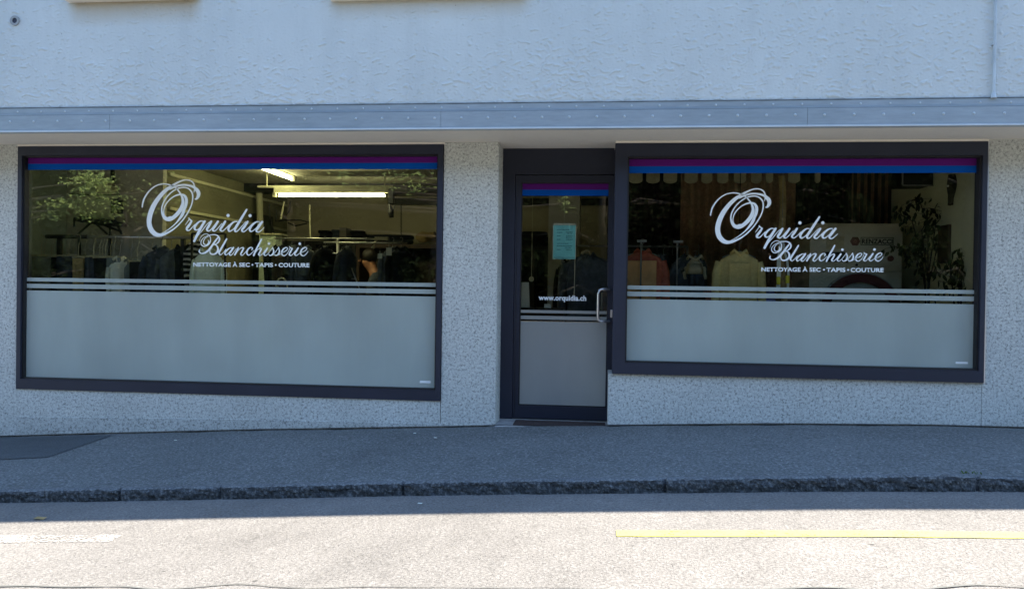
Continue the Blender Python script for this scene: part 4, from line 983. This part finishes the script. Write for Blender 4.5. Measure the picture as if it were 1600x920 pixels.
# ---- through the door
n0 = empty('opening_hours_notice', at(881, 376, gy+.012), 'turquoise printed opening hours sheet in a clear holder inside the door', 'notice')
a, b = at(864, 404.5, gy), at(899.5, 352, gy); yy = gy+.018
link('paper_sheet', B(a.x, b.x, yy, yy+.002, a.z, b.z), M['cyan'], n0)
bm = bmesh.new(); box(bm, a.x, b.x, yy-.003, yy+.003, b.z+.004, b.z+.016); box(bm, a.x-.004, a.x, yy-.003, yy+.003, a.z-.004, b.z); box(bm, b.x, b.x+.004, yy-.003, yy+.003, a.z-.004, b.z); link('clear_holder', bm, M['paper'], n0)
bm = bmesh.new()
def bar(u0, u1, v, h=.010):
    x0, x1 = lerp(a.x, b.x, u0), lerp(a.x, b.x, u1); z = lerp(b.z, a.z, v); x = x0; r = random.Random(int(v*1000+u0*10))
    while x < x1-.002:
        w = min(r.uniform(.006, .018), x1-x); box(bm, x, x+w, yy-.0012, yy-.0002, z-h*.5*r.uniform(.7, 1), z+h*.5*r.uniform(.7, 1)); x += w+.003
for u0, u1, v in ((.16, .72, .13), (.16, .40, .21), (.56, .86, .20), (.62, .84, .24), (.16, .34, .31), (.57, .86, .31), (.57, .84, .36), (.16, .33, .42), (.57, .86, .42), (.16, .68, .54), (.16, .86, .61), (.55, .84, .66), (.16, .32, .72), (.57, .84, .72)): bar(u0, u1, v, .006)
box(bm, a.x+.006, b.x-.010, yy-.0011, yy-.0002, a.z+.012, a.z+.015); link('printed_lines', bm, M['ink'], n0)
bm = bmesh.new(); tube(bm, [at(898.5, 405, .8), at(897, 462, .8)], .004, 6); tube(bm, [at(882, 306, 2.15), at(882, 352, 2.15)], .008, 6)
tag(link('light_cord', bm, M['paper']), 'thin pale cord hanging behind the turquoise notice', 'cord')
pile(812, 856, 361, 384, 3.9, 'black', 'dark heap of clothes low left behind the door glass', 3)
cupboard(806, 858, 384, 3.9, 'dark cupboard under the clothes heap behind the door', 'dark')
bm = bmesh.new(); a, b = at(814, 480, .6), at(826, 441, .6)
v = [bm.verts.new(p) for p in ((a.x, .6, a.z), (b.x+.012, .6, a.z), (b.x, .62, b.z), (a.x, .62, b.z), (a.x, .607, a.z), (b.x+.012, .607, a.z), (b.x, .627, b.z), (a.x, .627, b.z))]
for f in ((0,1,2,3),(7,6,5,4),(0,4,5,1),(1,5,6,2),(2,6,7,3),(3,7,4,0)): bm.faces.new([v[i] for i in f])
tag(link('paper_card', bm, M['paper']), 'tall white card leaning inside the door at lower left', 'card')
# small ledge it stands on
ctr = empty('counter', (at(850, 481, .75).x, .75, FL), 'dark counter top just inside the door', 'counter')
zc2 = at(850, 481.5, .6).z
link('counter_top', B(at(806, 481, .58).x, at(880, 481, .58).x, .56, .95, zc2-.03, zc2), M['dark'], ctr)
link('counter_base', B(at(806, 481, .62).x, at(878, 481, .62).x, .60, .93, FL, zc2-.03), M['brown'], ctr)
bm = bmesh.new(); a, b = at(850, 481, .62), at(861, 475, .62); box(bm, a.x, b.x, .62, .66, a.z, b.z, bev=.002)
tag(link('note_block', bm, M['paper']), 'little white note block at the bottom middle of the door glass', 'note block')
bm = bmesh.new(); c = at(830.5, 436, 1.0); disc(bm, c, (0, -1, 0), .010, .024, .01, 24); disc(bm, c+Vector((0, -.0, 0)), (0, -1, 0), 0, .008, .012, 16)
tube(bm, [c+Vector((0, 0, .02)), c+Vector((0, 0, .1)), (c.x, 1.0, CE)], .0025, 5)
tag(link('tape_reel', bm, M['fixture']), 'small round pale reel hanging left behind the door glass', 'reel')
p = at(919, 398, 1.5); jacket(p.x, 1.5, p.z, .46, 1.2, .1, 'denim', 'broad dark garment bag with a cream collar behind the door', 51, None, cat='garment', hook=.12)
p = at(888, 400, 1.9); jacket(p.x, 1.9, p.z-.05, .24, 1.0, .3, 'black', 'black coat in front of the column behind the door', 52, None, cat='coat', hook=.12)
bm = bmesh.new(); tube(bm, [at(909, 397, 1.38), at(914, 392.5, 1.38), at(919, 392, 1.38), at(924, 397, 1.38)], .014, 8)
tag(link('hanger_cover', bm, M['cream'], None, True), 'cream crescent shaped hanger cover behind the door glass', 'hanger cover')
bm = bmesh.new(); z = at(900, 384, 1.5).z; tube(bm, [(at(878, 384, 1.5).x, 1.5, z), (at(1075, 384, 1.5).x, 1.5, z)], .01, 8)
for px in (879, 1074): x = at(px, 384, 1.5).x; tube(bm, [(x, 1.5, FL), (x, 1.5, z)], .012, 8)
tag(link('clothes_rail', bm, M['dull'], None, True), 'dull low rail behind the door and the left of the right window', 'clothes rail')

# ---- right window
def curtain(px0, px1, Y, mat, name, label, n=9, zt=None):
    a, b = at(px0, 300, Y).x, at(px1, 300, Y).x; bm = bmesh.new(); N = n*10; zt = zt or CE-.02; R = []
    for k in range(13):
        z = lerp(FL+.03, zt, k/12); row = []
        for i in range(N+1):
            t = i/N; row.append(bm.verts.new((lerp(a, b, t), Y+.035*math.sin(2*PI*n*t + .4*math.sin(z*2)) , z)))
        R.append(row)
    for q, r in zip(R, R[1:]):
        for i in range(N): bm.faces.new((q[i], q[i+1], r[i+1], r[i]))
    o = link(name, bm, M[mat], None, True); sd = o.modifiers.new('thick', 'SOLIDIFY'); sd.thickness = .004
    return tag(o, label, 'curtain')
CY = 1.8
curtain(950, 1066, CY+.05, 'blackcurtain', 'curtain', 'almost black aubergine curtain at the left of the right window', 7)
cur = curtain(1064, 1243, CY, 'curtain', 'curtain', 'dark brown curtain behind the cream knit jacket', 8)
curtain(1241, 1330, CY+.05, 'blackcurtain', 'curtain', 'almost black curtain between the brown one and the dryer', 5)
curtain(1322, 1420, CY+.1, 'curtain', 'curtain', 'dim brown curtain above the dryer', 9)
# scalloped cream flaps under the curtain rail
for k, (px0, px1) in enumerate(((983, 1004), (1010, 1031), (1037, 1058), (1070, 1090), (1096, 1113), (1121, 1138), (1147, 1166), (1174, 1190), (1197, 1208), (1232, 1250), (1274, 1282))):
    Y = 1.35; a, b = at(px0, 280, Y).x, at(px1, 280, Y).x; bm = bmesh.new(); z1 = CE-.01; z0 = at(1110, 286.5-(.6 if k > 7 else 0), Y).z; zm = z0+.03
    prof = [(a, z1), (a, zm)] + [(lerp(a, b, .5-.5*math.cos(PI*q/8)), zm-(zm-z0)*math.sin(PI*q/8)) for q in range(1, 8)] + [(b, zm), (b, z1)]
    f = bm.faces.new([bm.verts.new((x, Y, z)) for x, z in prof]); r = bmesh.ops.extrude_face_region(bm, geom=[f]); bmesh.ops.translate(bm, vec=(0, .025, 0), verts=[g for g in r['geom'] if isinstance(g, bmesh.types.BMVert)])
    bmesh.ops.recalc_face_normals(bm, faces=bm.faces[:])
    nth = ['first', 'second', 'third', 'fourth', 'fifth', 'sixth', 'seventh', 'eighth', 'ninth', 'tenth', 'eleventh'][k]
    tag(link('scalloped_flap', bm, M['cream']), nth+' cream scalloped flap from the left under the blue band', 'flap', 'cream scalloped flaps hanging along the ceiling')
# red jacket with tan garment cover, rail posts
Y = .8
p = at(1004, 392, Y); jacket(p.x, Y, p.z, .38, 1.0, .05, 'redcloth', 'red jacket on a hanger behind a tan cover', 61, None, hook=.1)
bm = bmesh.new(); a, b = at(968, 520, Y-.14), at(1026, 407.5, Y-.14); ring_mesh(bm, [(0, (b.x-a.x)/2, .012, 0), (-.01, (b.x-a.x)/2, .02, 0), (-.3, (b.x-a.x)/2, .022, 0), (a.z-b.z, (b.x-a.x)/2, .02, 0)], fold=.06, n=32, org=((a.x+b.x)/2, Y-.14, b.z))
tag(link('garment_cover', bm, M['tan'], None, False), 'square tan garment cover hanging in front of the red jacket', 'garment cover')
for px, pt, lb in ((1002, 378, 'thin steel T topped stand before the red jacket'), (1058.5, 379, 'thin steel T topped stand between red jacket and cream top')):
    Y2 = .6; c = at(px, pt, Y2); bm = bmesh.new(); tube(bm, [(c.x, Y2, FL+.02), (c.x, Y2, c.z)], .0075, 8); box(bm, c.x-.035, c.x+.045, Y2-.012, Y2+.012, c.z-.002, c.z+.018); disc(bm, (c.x, Y2, FL), (0, 0, 1), 0, .16, .02, 24)
    tag(link('display_stand', bm, M['dull']), lb, 'stand', 'thin steel stands in the right window')
for i, (px, mt, w, lb) in enumerate(((1036, 'denim', .3, 'slate garment just right of the red jacket'), (1050, 'black', .3, 'black garment left of the second steel stand'), (1070, 'denim', .34, 'slate garment hanging behind the small cream top'), (1092, 'grey', .22, 'grey garment at the right end of that rail'))):
    p = at(px, 402, 1.5); jacket(p.x, 1.45+.03*i, z-.09, w*1.1, 1.1, .5+.2*i, mt if mt != 'grey' else 'denim', lb, 70+i, 'garments behind the steel stands', hook=.10, cat='garment')
p = at(1086, 402, .9); jacket(p.x, .9, p.z, .16, .15, -.25, 'cream', 'small cream top pinned among the dark garments', 62, None, cat='blouse', hook=.05, smat='cream')
Y = .75; p = at(1155, 393.5, Y); jk = jacket(p.x, Y, p.z, .36, .95, .0, 'card', 'cream olive knit jacket alone on a black hanger', 63, None, cat='knit jacket', hook=.1)
bm = bmesh.new(); a, b = at(1136, 560, Y-.10), at(1173, 410, Y-.10); ring_mesh(bm, [(0, (b.x-a.x)/2, .008, 0), (-.01, (b.x-a.x)/2, .016, 0), (-.35, (b.x-a.x)/2, .018, 0), (a.z-b.z, (b.x-a.x)/2, .018, 0)], fold=.05, n=32, org=((a.x+b.x)/2, Y-.105, b.z))
tag(link('garment_cover', bm, M['card'], None, False), 'square cream cover hanging over the knit jacket front', 'garment cover')
bm = bmesh.new(); zr2 = p.z+.11; xr0, xr1 = at(1138, 380, Y).x, at(1172, 380, Y).x
tube(bm, [(p.x, Y, CE), (p.x, Y, zr2-.01)], .004, 6); tag(link('hanging_hook', bm, M['dark']), 'dark hook on a line holding the knit jacket', 'hook')
# pastel laundry on a table behind the stripes
tb = empty('sorting_table', (at(1160, 500, 1.0).x, 1.0, FL), 'low sorting table behind the frosted stripes of the right window', 'table')
tz = at(1160, 476, 1.0).z
link('tabletop', B(at(1085, 480, 1.0).x, at(1235, 480, 1.0).x, .85, 1.45, tz-.03, tz), M['brown'], tb)
for x in (at(1088, 480, 1.0).x, at(1226, 480, 1.0).x):
    for y in (.87, 1.39): link('leg', B(x, x+.05, y, y+.05, FL, tz-.03), M['brown'], tb)
for a0, b0, mt, lb in ((1106, 1135, 'pink', 'pink folded cloth on the sorting table'), (1137, 1176, 'cream', 'cream folded cloth between pink and periwinkle ones'), (1184, 1218, 'lilac', 'periwinkle blue folded cloth on the sorting table')):
    pile(a0, b0, 449 if mt == 'lilac' else 455, 475.5, 1.0, mt, lb, 3, group=None)
# ribbed hose; made-up strap and clips standing in for a bright reflection
bm = bmesh.new(); a, b = at(1221, 275, .55), at(1224, 500, .55); n = 110; pts = []; rr = []
for i in range(n*2+1):
    t = i/(2*n); pts.append(a.lerp(b, t)+Vector((.01*math.sin(t*9), 0, 0))); rr.append(.030 if i % 2 else .024)
tube(bm, pts, .03, 10, rs=rr); tag(link('ribbed_hose', bm, M['olive']), 'ribbed olive hose hanging from the ceiling in the right window', 'hose')
sp = empty('hanging_strap', at(1224, 400, .30), 'pale plastic strap with bright yellow ends before the ribbed hose', 'strap')
for pts, w in (([(1221, 376), (1219, 390), (1217, 410), (1217, 428), (1216, 452)], .016), ([(1224, 376), (1226, 392), (1230, 408), (1232, 424), (1231, 452)], .009)):
    bm = bmesh.new(); rows = []
    for q in pts:
        p = at(q[0], q[1], .30); ww = w*(1 if q[1] > 380 else .6); rows.append([bm.verts.new(p+Vector((d*ww, e, 0))) for d, e in ((-1, 0), (1, 0), (1, .004), (-1, .004))])
    for c, d in zip(rows, rows[1:]):
        for k in range(4): bm.faces.new((c[k], c[(k+1)%4], d[(k+1)%4], d[k]))
    link('strap', bm, M['palestrap'], sp)
for px, py in ((1216.5, 438), (1230.5, 436)):
    p = at(px, py, .295); bm = bmesh.new(); box(bm, p.x-.015, p.x+.015, p.y-.008, p.y+.012, p.z-.035, p.z+.03, bev=.006); link('clip', bm, M['yellow'], sp)
bm = bmesh.new(); tube(bm, [at(1222, 377, .302), (at(1222, 377, .302).x, .302, CE)], .002, 4); link('cord', bm, M['dull'], sp)
# dryer
Y = 1.1; a, b = at(1266, 348.5, Y), at(1411, 348.5, Y)
dr = empty('tumble_dryer', ((a.x+b.x)/2, Y, FL), 'large beige industrial dryer with a dark red ringed round door', 'dryer')
zs1 = at(1340, 424, Y).z
bm = bmesh.new(); box(bm, a.x, b.x, Y, Y+.8, zs1+.004, a.z, bev=.008); box(bm, a.x, b.x, Y, Y+.8, FL, zs1, bev=.008); link('cabinet', bm, M['beige'], dr)
c = at(1342, 488, Y); c.y = Y; R1 = .355
bm = bmesh.new(); disc(bm, c, (0, -1, 0), .275, R1, .05, 56); link('door_ring', bm, M['red'], dr)
bm = bmesh.new(); disc(bm, c, (0, -1, 0), 0, .275, .02, 56); link('door_glass', bm, simple('dim door glass', (.38, .42, .40), .15, 0, .3, 3), dr)
bm = bmesh.new(); disc(bm, c+Vector((0, -.02, 0)), (0, -1, 0), R1, R1+.012, .02, 56); link('door_seal', bm, M['dull'], dr)
# little yellow glint sticker on the ring
a, b = at(1289, 409, Y), at(1320, 394, Y); link('control_panel', B(a.x, b.x, Y-.012, Y+.002, a.z, b.z, bev=.002), M['dark'], dr)
a, b = at(1291, 389, Y), at(1319, 369, Y); link('instruction_plate', B(a.x, b.x, Y-.004, Y+.001, a.z, b.z), M['cream'], dr)
c = at(1336, 377, Y); bm = bmesh.new()
bm.faces.new([bm.verts.new((c.x+.045*math.cos(PI/3*k), Y-.004, c.z+.045*math.sin(PI/3*k))) for k in range(6)][::-1]); e = bmesh.ops.extrude_face_region(bm, geom=bm.faces[:]); bmesh.ops.translate(bm, vec=(0, .004, 0), verts=[g for g in e['geom'] if isinstance(g, bmesh.types.BMVert)]); bmesh.ops.recalc_face_normals(bm, faces=bm.faces[:])
link('hexagon_emblem', bm, M['red'], dr)
bm = bmesh.new()
for k in range(5): t_ = 2*PI*k/5; box(bm, c.x+.012*math.cos(t_)-.003, c.x+.012*math.cos(t_)+.003, Y-.006, Y-.0041, c.z+.012*math.sin(t_)-.003, c.z+.012*math.sin(t_)+.003)
link('emblem_star', bm, M['pink'], dr)
a, b = at(1344.5, 383, Y), at(1396, 371, Y); bm = bmesh.new(); ring(bm, a.x, b.x, a.z, b.z, .004, .004, .006, .006, Y-.006, Y-.0005); link('sign_border', bm, M['dark'], dr)
link('sign_plate', B(a.x+.005, b.x-.005, Y-.003, Y-.0004, a.z+.007, b.z-.007), M['beige'], dr)
text_mesh('RENZACCI', a.x+.010, b.x-.008, a.z+.014, b.z-.014, Y-.0042, 'maker_lettering', M['dark'], dr, off=.04)
for px, py, r in ((1323, 409, .008), (1338, 414, .012)):
    bm = bmesh.new(); p = at(px, py, Y); disc(bm, (p.x, Y, p.z), (0, -1, 0), 0, r, .012, 20); link('button', bm, M['dark'], dr)
bm = bmesh.new(); p = at(1391, 404, Y); disc(bm, (p.x, Y, p.z), (0, -1, 0), 0, .026, .02, 24); link('emergency_button', bm, M['red'], dr)
# heater box hung from the ceiling, posts, wall things
Y = .9; a, b = at(1411, 289, Y), at(1464, 270, Y)
hb = empty('ceiling_heater', ((a.x+b.x)/2, Y, a.z), 'black box with pale rim hung from the ceiling at right', 'heater')
link('casing', B(a.x, b.x, Y, Y+.3, a.z, CE-.002, bev=.004), M['dark'], hb)
bm = bmesh.new(); box(bm, a.x-.006, b.x+.006, Y-.012, Y, a.z-.012, a.z+.0); box(bm, a.x-.014, a.x-.002, Y-.012, Y, a.z, CE); box(bm, b.x+.002, b.x+.012, Y-.012, Y, a.z, CE); link('rim', bm, M['dull'], hb)
for px, y0, lb in ((1422.5, 305, 'pale slim pipe running down right of the dryer, the nearer one'), (1431, 294, 'pale slim pipe right of the dryer, the taller one just beside')):
    bm = bmesh.new(); Yp = 1.45; x = at(px, 400, Yp).x; tube(bm, [(x, Yp, FL), (x, Yp, at(px, y0, Yp).z)], .010 if px < 1430 else .007, 8)
    tag(link('pipe', bm, M['fixture'], None, True), lb, 'pipe', 'slim pipes right of the dryer')
def wallY(px): return (rwx*F)  # unused helper
Yo = .50; zt_, zb_ = at(1494, 273, Yo).z, at(1494, 321, Yo).z
bm = bmesh.new(); N = 14; rows = []
for k in range(N+1):
    t = k/N; z = lerp(zt_, zb_, t); w = .085*(.35+.65*math.sin(PI*min(1, t*1.15+.12)))*(1 if t < .75 else 1-.25*(t-.75)/.25)
    rows.append([bm.verts.new((rwx-.004-dx, Yo+dy, z)) for dx, dy in ((0, -w), (.02, -w*.7), (.035, 0), (.02, w*.7), (0, w))])
for c, d in zip(rows, rows[1:]):
    for k in range(4): bm.faces.new((c[k], c[k+1], d[k+1], d[k]))
om = empty('wall_ornament', (rwx, Yo, (zt_+zb_)/2), 'elongated brown mask shaped ornament high on the pale right wall', 'ornament')
link('carved_body', bm, M['bark'], om, True)
link('white_mark', B(rwx-.05, rwx-.036, Yo-.012, Yo+.012, lerp(zt_, zb_, .40), lerp(zt_, zb_, .34)), M['paper'], om)
Yo = .60; a, b = at(1480, 411, Yo), at(1480, 352, Yo)
tag(link('wall_panel', B(rwx-.03, rwx-.001, Yo-.09, Yo+.11, a.z, b.z, bev=.003), M['brown']), 'dark narrow framed board on the right wall above the plant', 'board')
# ficus
def leaf(bm, p, d, n, L, Wd, fold=.3):
    d = d.normalized(); s = d.cross(n).normalized(); n = s.cross(d)
    q = [p, p+d*L*.35+s*Wd*.5+n*L*.06, p+d*L*.75+s*Wd*.38+n*L*.02, p+d*L-n*L*.05, p+d*L*.75-s*Wd*.38+n*L*.02, p+d*L*.35-s*Wd*.5+n*L*.06]
    v = [bm.verts.new(x) for x in q]; bm.faces.new((v[0], v[1], v[2], v[3])); bm.faces.new((v[0], v[3], v[4], v[5]))
rr = random.Random(21)
def plant(px, Y, stems, label, nl, seed):
    r = random.Random(seed); bx = at(px, 500, Y).x
    e = empty('pot_plant', (bx, Y, FL), label, 'plant', None)
    bm = bmesh.new(); tube(bm, [(bx, Y, FL), (bx, Y, FL+.16), (bx, Y, FL+.3), (bx, Y, FL+.31)], .1, 20, rs=[.09, .12, .145, .15]); link('pot', bm, M['kraft'], e, True)
    bs = bmesh.new(); bl = bmesh.new()
    for pts in stems:
        P_ = [Vector((bx, Y, FL+.28))] + [at(a, b, Y+dy) for a, b, dy in pts]
        tube(bs, P_, .006, 6, rs=[.009]+[.006-.004*k/len(P_) for k in range(len(P_)-1)])
        for _ in range(nl):
            t = r.uniform(.35, 1); k = min(int(t*(len(P_)-1)), len(P_)-2); u = t*(len(P_)-1)-k; p = P_[k].lerp(P_[k+1], u)
            if p.z < FL+.9: continue
            q = p+Vector((r.gauss(0, .055), r.gauss(0, .05), r.gauss(0, .03))); tube(bs, [p, q], .0016, 4)
            leaf(bl, q, Vector((r.gauss(0, .5), r.gauss(0, .3), -1)), Vector((r.gauss(0, .6), -1, r.gauss(0, .5))), r.uniform(.045, .085), r.uniform(.02, .034))
    link('stems', bs, M['bark'], e, True); link('foliage', bl, M['ficus'], e); return e
plant(1505, .30, [[(1497, 470, 0), (1500, 425, 0), (1512, 398, 0), (1522, 380, 0)], [(1490, 465, 0), (1486, 430, 0), (1476, 405, 0)], [(1500, 450, .0), (1513, 425, -.02), (1524, 405, 0)], [(1510, 470, .0), (1524, 440, -.02)], [(1502, 440, .0), (1505, 410, -.02), (1498, 392, 0)], [(1512, 440, .0), (1525, 400, .05)]], 'leafy pot plant in the lower right corner of the right window', 26, 3)
plant(1452, .75, [[(1446, 460, 0), (1440, 400, 0), (1425, 345, 0), (1395, 330, 0)], [(1452, 420, 0), (1462, 350, 0), (1485, 325, 0), (1500, 318, 0)], [(1450, 420, 0), (1450, 350, 0), (1435, 310, .05), (1420, 315, 0)], [(1445, 430, 0), (1425, 390, -.05), (1392, 385, 0)], [(1452, 440, 0), (1466, 380, 0), (1480, 350, 0), (1492, 345, 0)], [(1450, 440, 0), (1440, 360, 0), (1465, 318, 0)]], 'tall airy fig tree in a pot reaching over the dryer', 34, 5)

# ------------------------------------------------------------------ street litter
for px, py, mt, s, lb, nm in ((62, 811, 'kraft', .035, 'curled brown leaf at the shadow edge, lower left', 'fallen_leaf'), (498, 774, 'kraft', .02, 'small ochre leaf in the gutter', 'fallen_leaf'), (656, 786.5, 'paper', .013, 'tiny pale paper scrap on the shaded road', 'paper_scrap')):
    p = road_at(px, py); bm = bmesh.new(); v = [bm.verts.new(p+Vector(q)*s) for q in ((-1.2, 0, .12), (-.3, -.6, .3), (.9, -.3, .1), (1.3, .1, .5), (.3, .6, .25), (-.6, .4, .4))]
    bm.faces.new(v[:4]); bm.faces.new((v[0], v[3], v[4], v[5])); tag(link(nm, bm, M[mt]), lb, nm.replace('_', ' ').split()[-1])
for px, py, lb in ((274, 688, 'white fleck on the pavement near the left plinth'), (648, 677, 'white fleck on the pavement before the pillar, left one'), (680, 684, 'white fleck on the pavement before the pillar, right one')):
    p = pave_pt(px, py); bm = bmesh.new(); bmesh.ops.create_icosphere(bm, subdivisions=1, radius=.012, matrix=Matrix.Translation(p+Vector((0, 0, .003))) @ Matrix.Diagonal((1.2, .8, .35, 1))); tag(link('litter_fleck', bm, M['paper']), lb, 'litter')
# weed in the kerb joint
rw = random.Random(4); bm = bmesh.new(); c = Vector((at(1513, 740, KY+.06).x, KY+.055, zktop(at(1513, 740, KY).x)+.004))
for _ in range(16):
    a_ = rw.uniform(0, 2*PI); leaf(bm, c+Vector((rw.gauss(0, .03), rw.gauss(0, .012), 0)), Vector((math.cos(a_)*.8, math.sin(a_)*.4, rw.uniform(.3, 1))), Vector((0, 0, 1)), rw.uniform(.014, .026), .007)
tag(link('weed', bm, m_leaf('weed leaf', (.09, .14, .03))), 'small green weed growing in the kerb joint at right', 'weed')

# ------------------------------------------------------------------ across the road (seen as reflections)
def tree(name, x, y, h, label, mat, seed, nleaf, cr, lowz, lsize=.12, group='trees across the road'):
    r = random.Random(seed); z0 = zroad(x, -8.6)+.1
    e = empty(name, (x, y, z0), label, 'tree', group)
    bt = bmesh.new(); P_ = [Vector((x+.1*math.sin(k*1.3+seed), y+.1*math.cos(k), z0+h*.8*k/6)) for k in range(7)]
    tube(bt, P_, .2, 12, rs=[.26-.035*k for k in range(7)]); tips = []
    for k in range(16):
        t = r.uniform(.25, 1); b = P_[int(t*5.9)]; a = r.uniform(0, 2*PI); L = cr*r.uniform(.6, 1)
        m = b+Vector((math.cos(a)*L*.5, math.sin(a)*L*.5, L*.25)); q = b+Vector((math.cos(a)*L, math.sin(a)*L, L*.3-r.random()*.5)); tube(bt, [b, m, q], .04, 6, rs=[.07, .04, .015]); tips += [m, q]
    link('trunk', bt, M['bark'], e, True); bl = bmesh.new(); cl = []
    for _ in range(60):
        c = r.choice(tips)+Vector((r.gauss(0, .6), r.gauss(0, .6), r.gauss(0, .6)))
        if c.z < z0+lowz+.4: c.z = z0+lowz+.4+r.random()*.5
        cl.append((c, r.uniform(.35, .8)))
    for _ in range(nleaf):
        c, s = r.choice(cl); v = Vector((r.gauss(0, 1), r.gauss(0, 1), r.gauss(0, .8))).normalized()*s*r.random()**.4
        leaf(bl, c+v, Vector((r.gauss(0, 1), r.gauss(0, 1), r.gauss(-.3, .6))), Vector((r.gauss(0, .6), r.gauss(0, .6), 1)), lsize*r.uniform(.7, 1.3), lsize*.6)
    link('crown', bl, mat, e); return e
lb = ['dark broadleaf tree at the far left across the road', 'dark tree second from left across the road', 'dark tree third from left across the road', 'dark tree opposite the door', 'dark tree opposite the right window', 'dark tree at the far right across the road']
for k, x in enumerate((-14.5, -9.5, -4.8, .2, 5.2, 10.5)):
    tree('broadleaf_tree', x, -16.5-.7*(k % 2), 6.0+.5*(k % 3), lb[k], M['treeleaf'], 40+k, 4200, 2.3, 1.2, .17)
# hedge: added to keep sky out of the reflections; nobody could count it
r = random.Random(9); bm = bmesh.new(); 
for _ in range(34000):
    x = r.uniform(-26, 24); z = r.uniform(.2, 8.6+.8*noise.noise((x*.4, 0, 0))); y = -19+.5*noise.noise((x*.9, z*.9, 0))+abs(r.gauss(0, .2))
    leaf(bm, Vector((x, y, z)), Vector((r.gauss(0, 1), r.gauss(.4, .4), r.gauss(-.2, 1))), Vector((r.gauss(0, .5), 1, r.gauss(0, .5))), r.uniform(.18, .32), .16)
box(bm, -26, 24, -20.4, -19.3, -.5, 8.2)
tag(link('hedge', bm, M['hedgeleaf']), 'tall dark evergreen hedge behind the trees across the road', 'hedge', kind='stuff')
# sunlit low branches over the far pavement: one young tree, its leaves where the panes mirror them
def mir(px, py, Yv):
    p = at(px, py, Yv); return Vector((p.x, 2*GY-Yv, p.z))
def young(name, px, Yv, clusters, label, seed, mat):
    r = random.Random(seed); b = mir(px, 470, Yv); z0 = zroad(b.x, -8.6)+.12; e = empty(name, (b.x, b.y, z0), label, 'tree', 'young sunlit trees on the far pavement')
    bt = bmesh.new(); top = Vector((b.x, b.y, z0+4.6)); tube(bt, [(b.x, b.y, z0), (b.x+.05, b.y, z0+2.3), top], .06, 10, rs=[.07, .05, .03]); bl = bmesh.new()
    for (cx_, cy_, sx_, sy_, n) in clusters:
        c = mir(cx_, cy_, Yv); tube(bt, [(b.x+.04, b.y, min(c.z-.2, z0+3.6)), ((b.x+c.x)/2, b.y, c.z-.08), c], .02, 6, rs=[.03, .02, .008])
        for _ in range(n):
            p = c+Vector((r.gauss(0, sx_), r.gauss(0, .18), r.gauss(0, sy_)))
            leaf(bl, p, Vector((r.gauss(0, 1), r.gauss(0, 1), r.gauss(-.5, .5))), Vector((r.gauss(0, .5), r.gauss(0, .5), 1)), r.uniform(.06, .11), .055)
    link('trunk', bt, M['bark'], e, True); link('crown', bl, mat, e); return e
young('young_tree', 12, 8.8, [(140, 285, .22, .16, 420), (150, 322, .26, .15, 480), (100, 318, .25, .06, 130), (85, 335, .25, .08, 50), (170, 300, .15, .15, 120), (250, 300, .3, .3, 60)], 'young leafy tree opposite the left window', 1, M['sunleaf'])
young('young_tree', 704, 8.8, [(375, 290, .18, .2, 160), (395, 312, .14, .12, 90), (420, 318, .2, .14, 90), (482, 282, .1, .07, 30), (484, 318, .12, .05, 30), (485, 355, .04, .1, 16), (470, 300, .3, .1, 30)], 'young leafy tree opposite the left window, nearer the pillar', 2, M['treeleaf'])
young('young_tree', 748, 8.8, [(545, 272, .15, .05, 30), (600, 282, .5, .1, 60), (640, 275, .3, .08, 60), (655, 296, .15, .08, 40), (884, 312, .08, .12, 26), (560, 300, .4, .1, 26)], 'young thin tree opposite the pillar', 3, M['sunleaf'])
bm = bmesh.new(); box(bm, -26, 24, -10.95, -10.75, -1.2, .75); tag(link('garden_wall', bm, M['wallgrey']), 'low grey garden wall along the far pavement', 'wall')
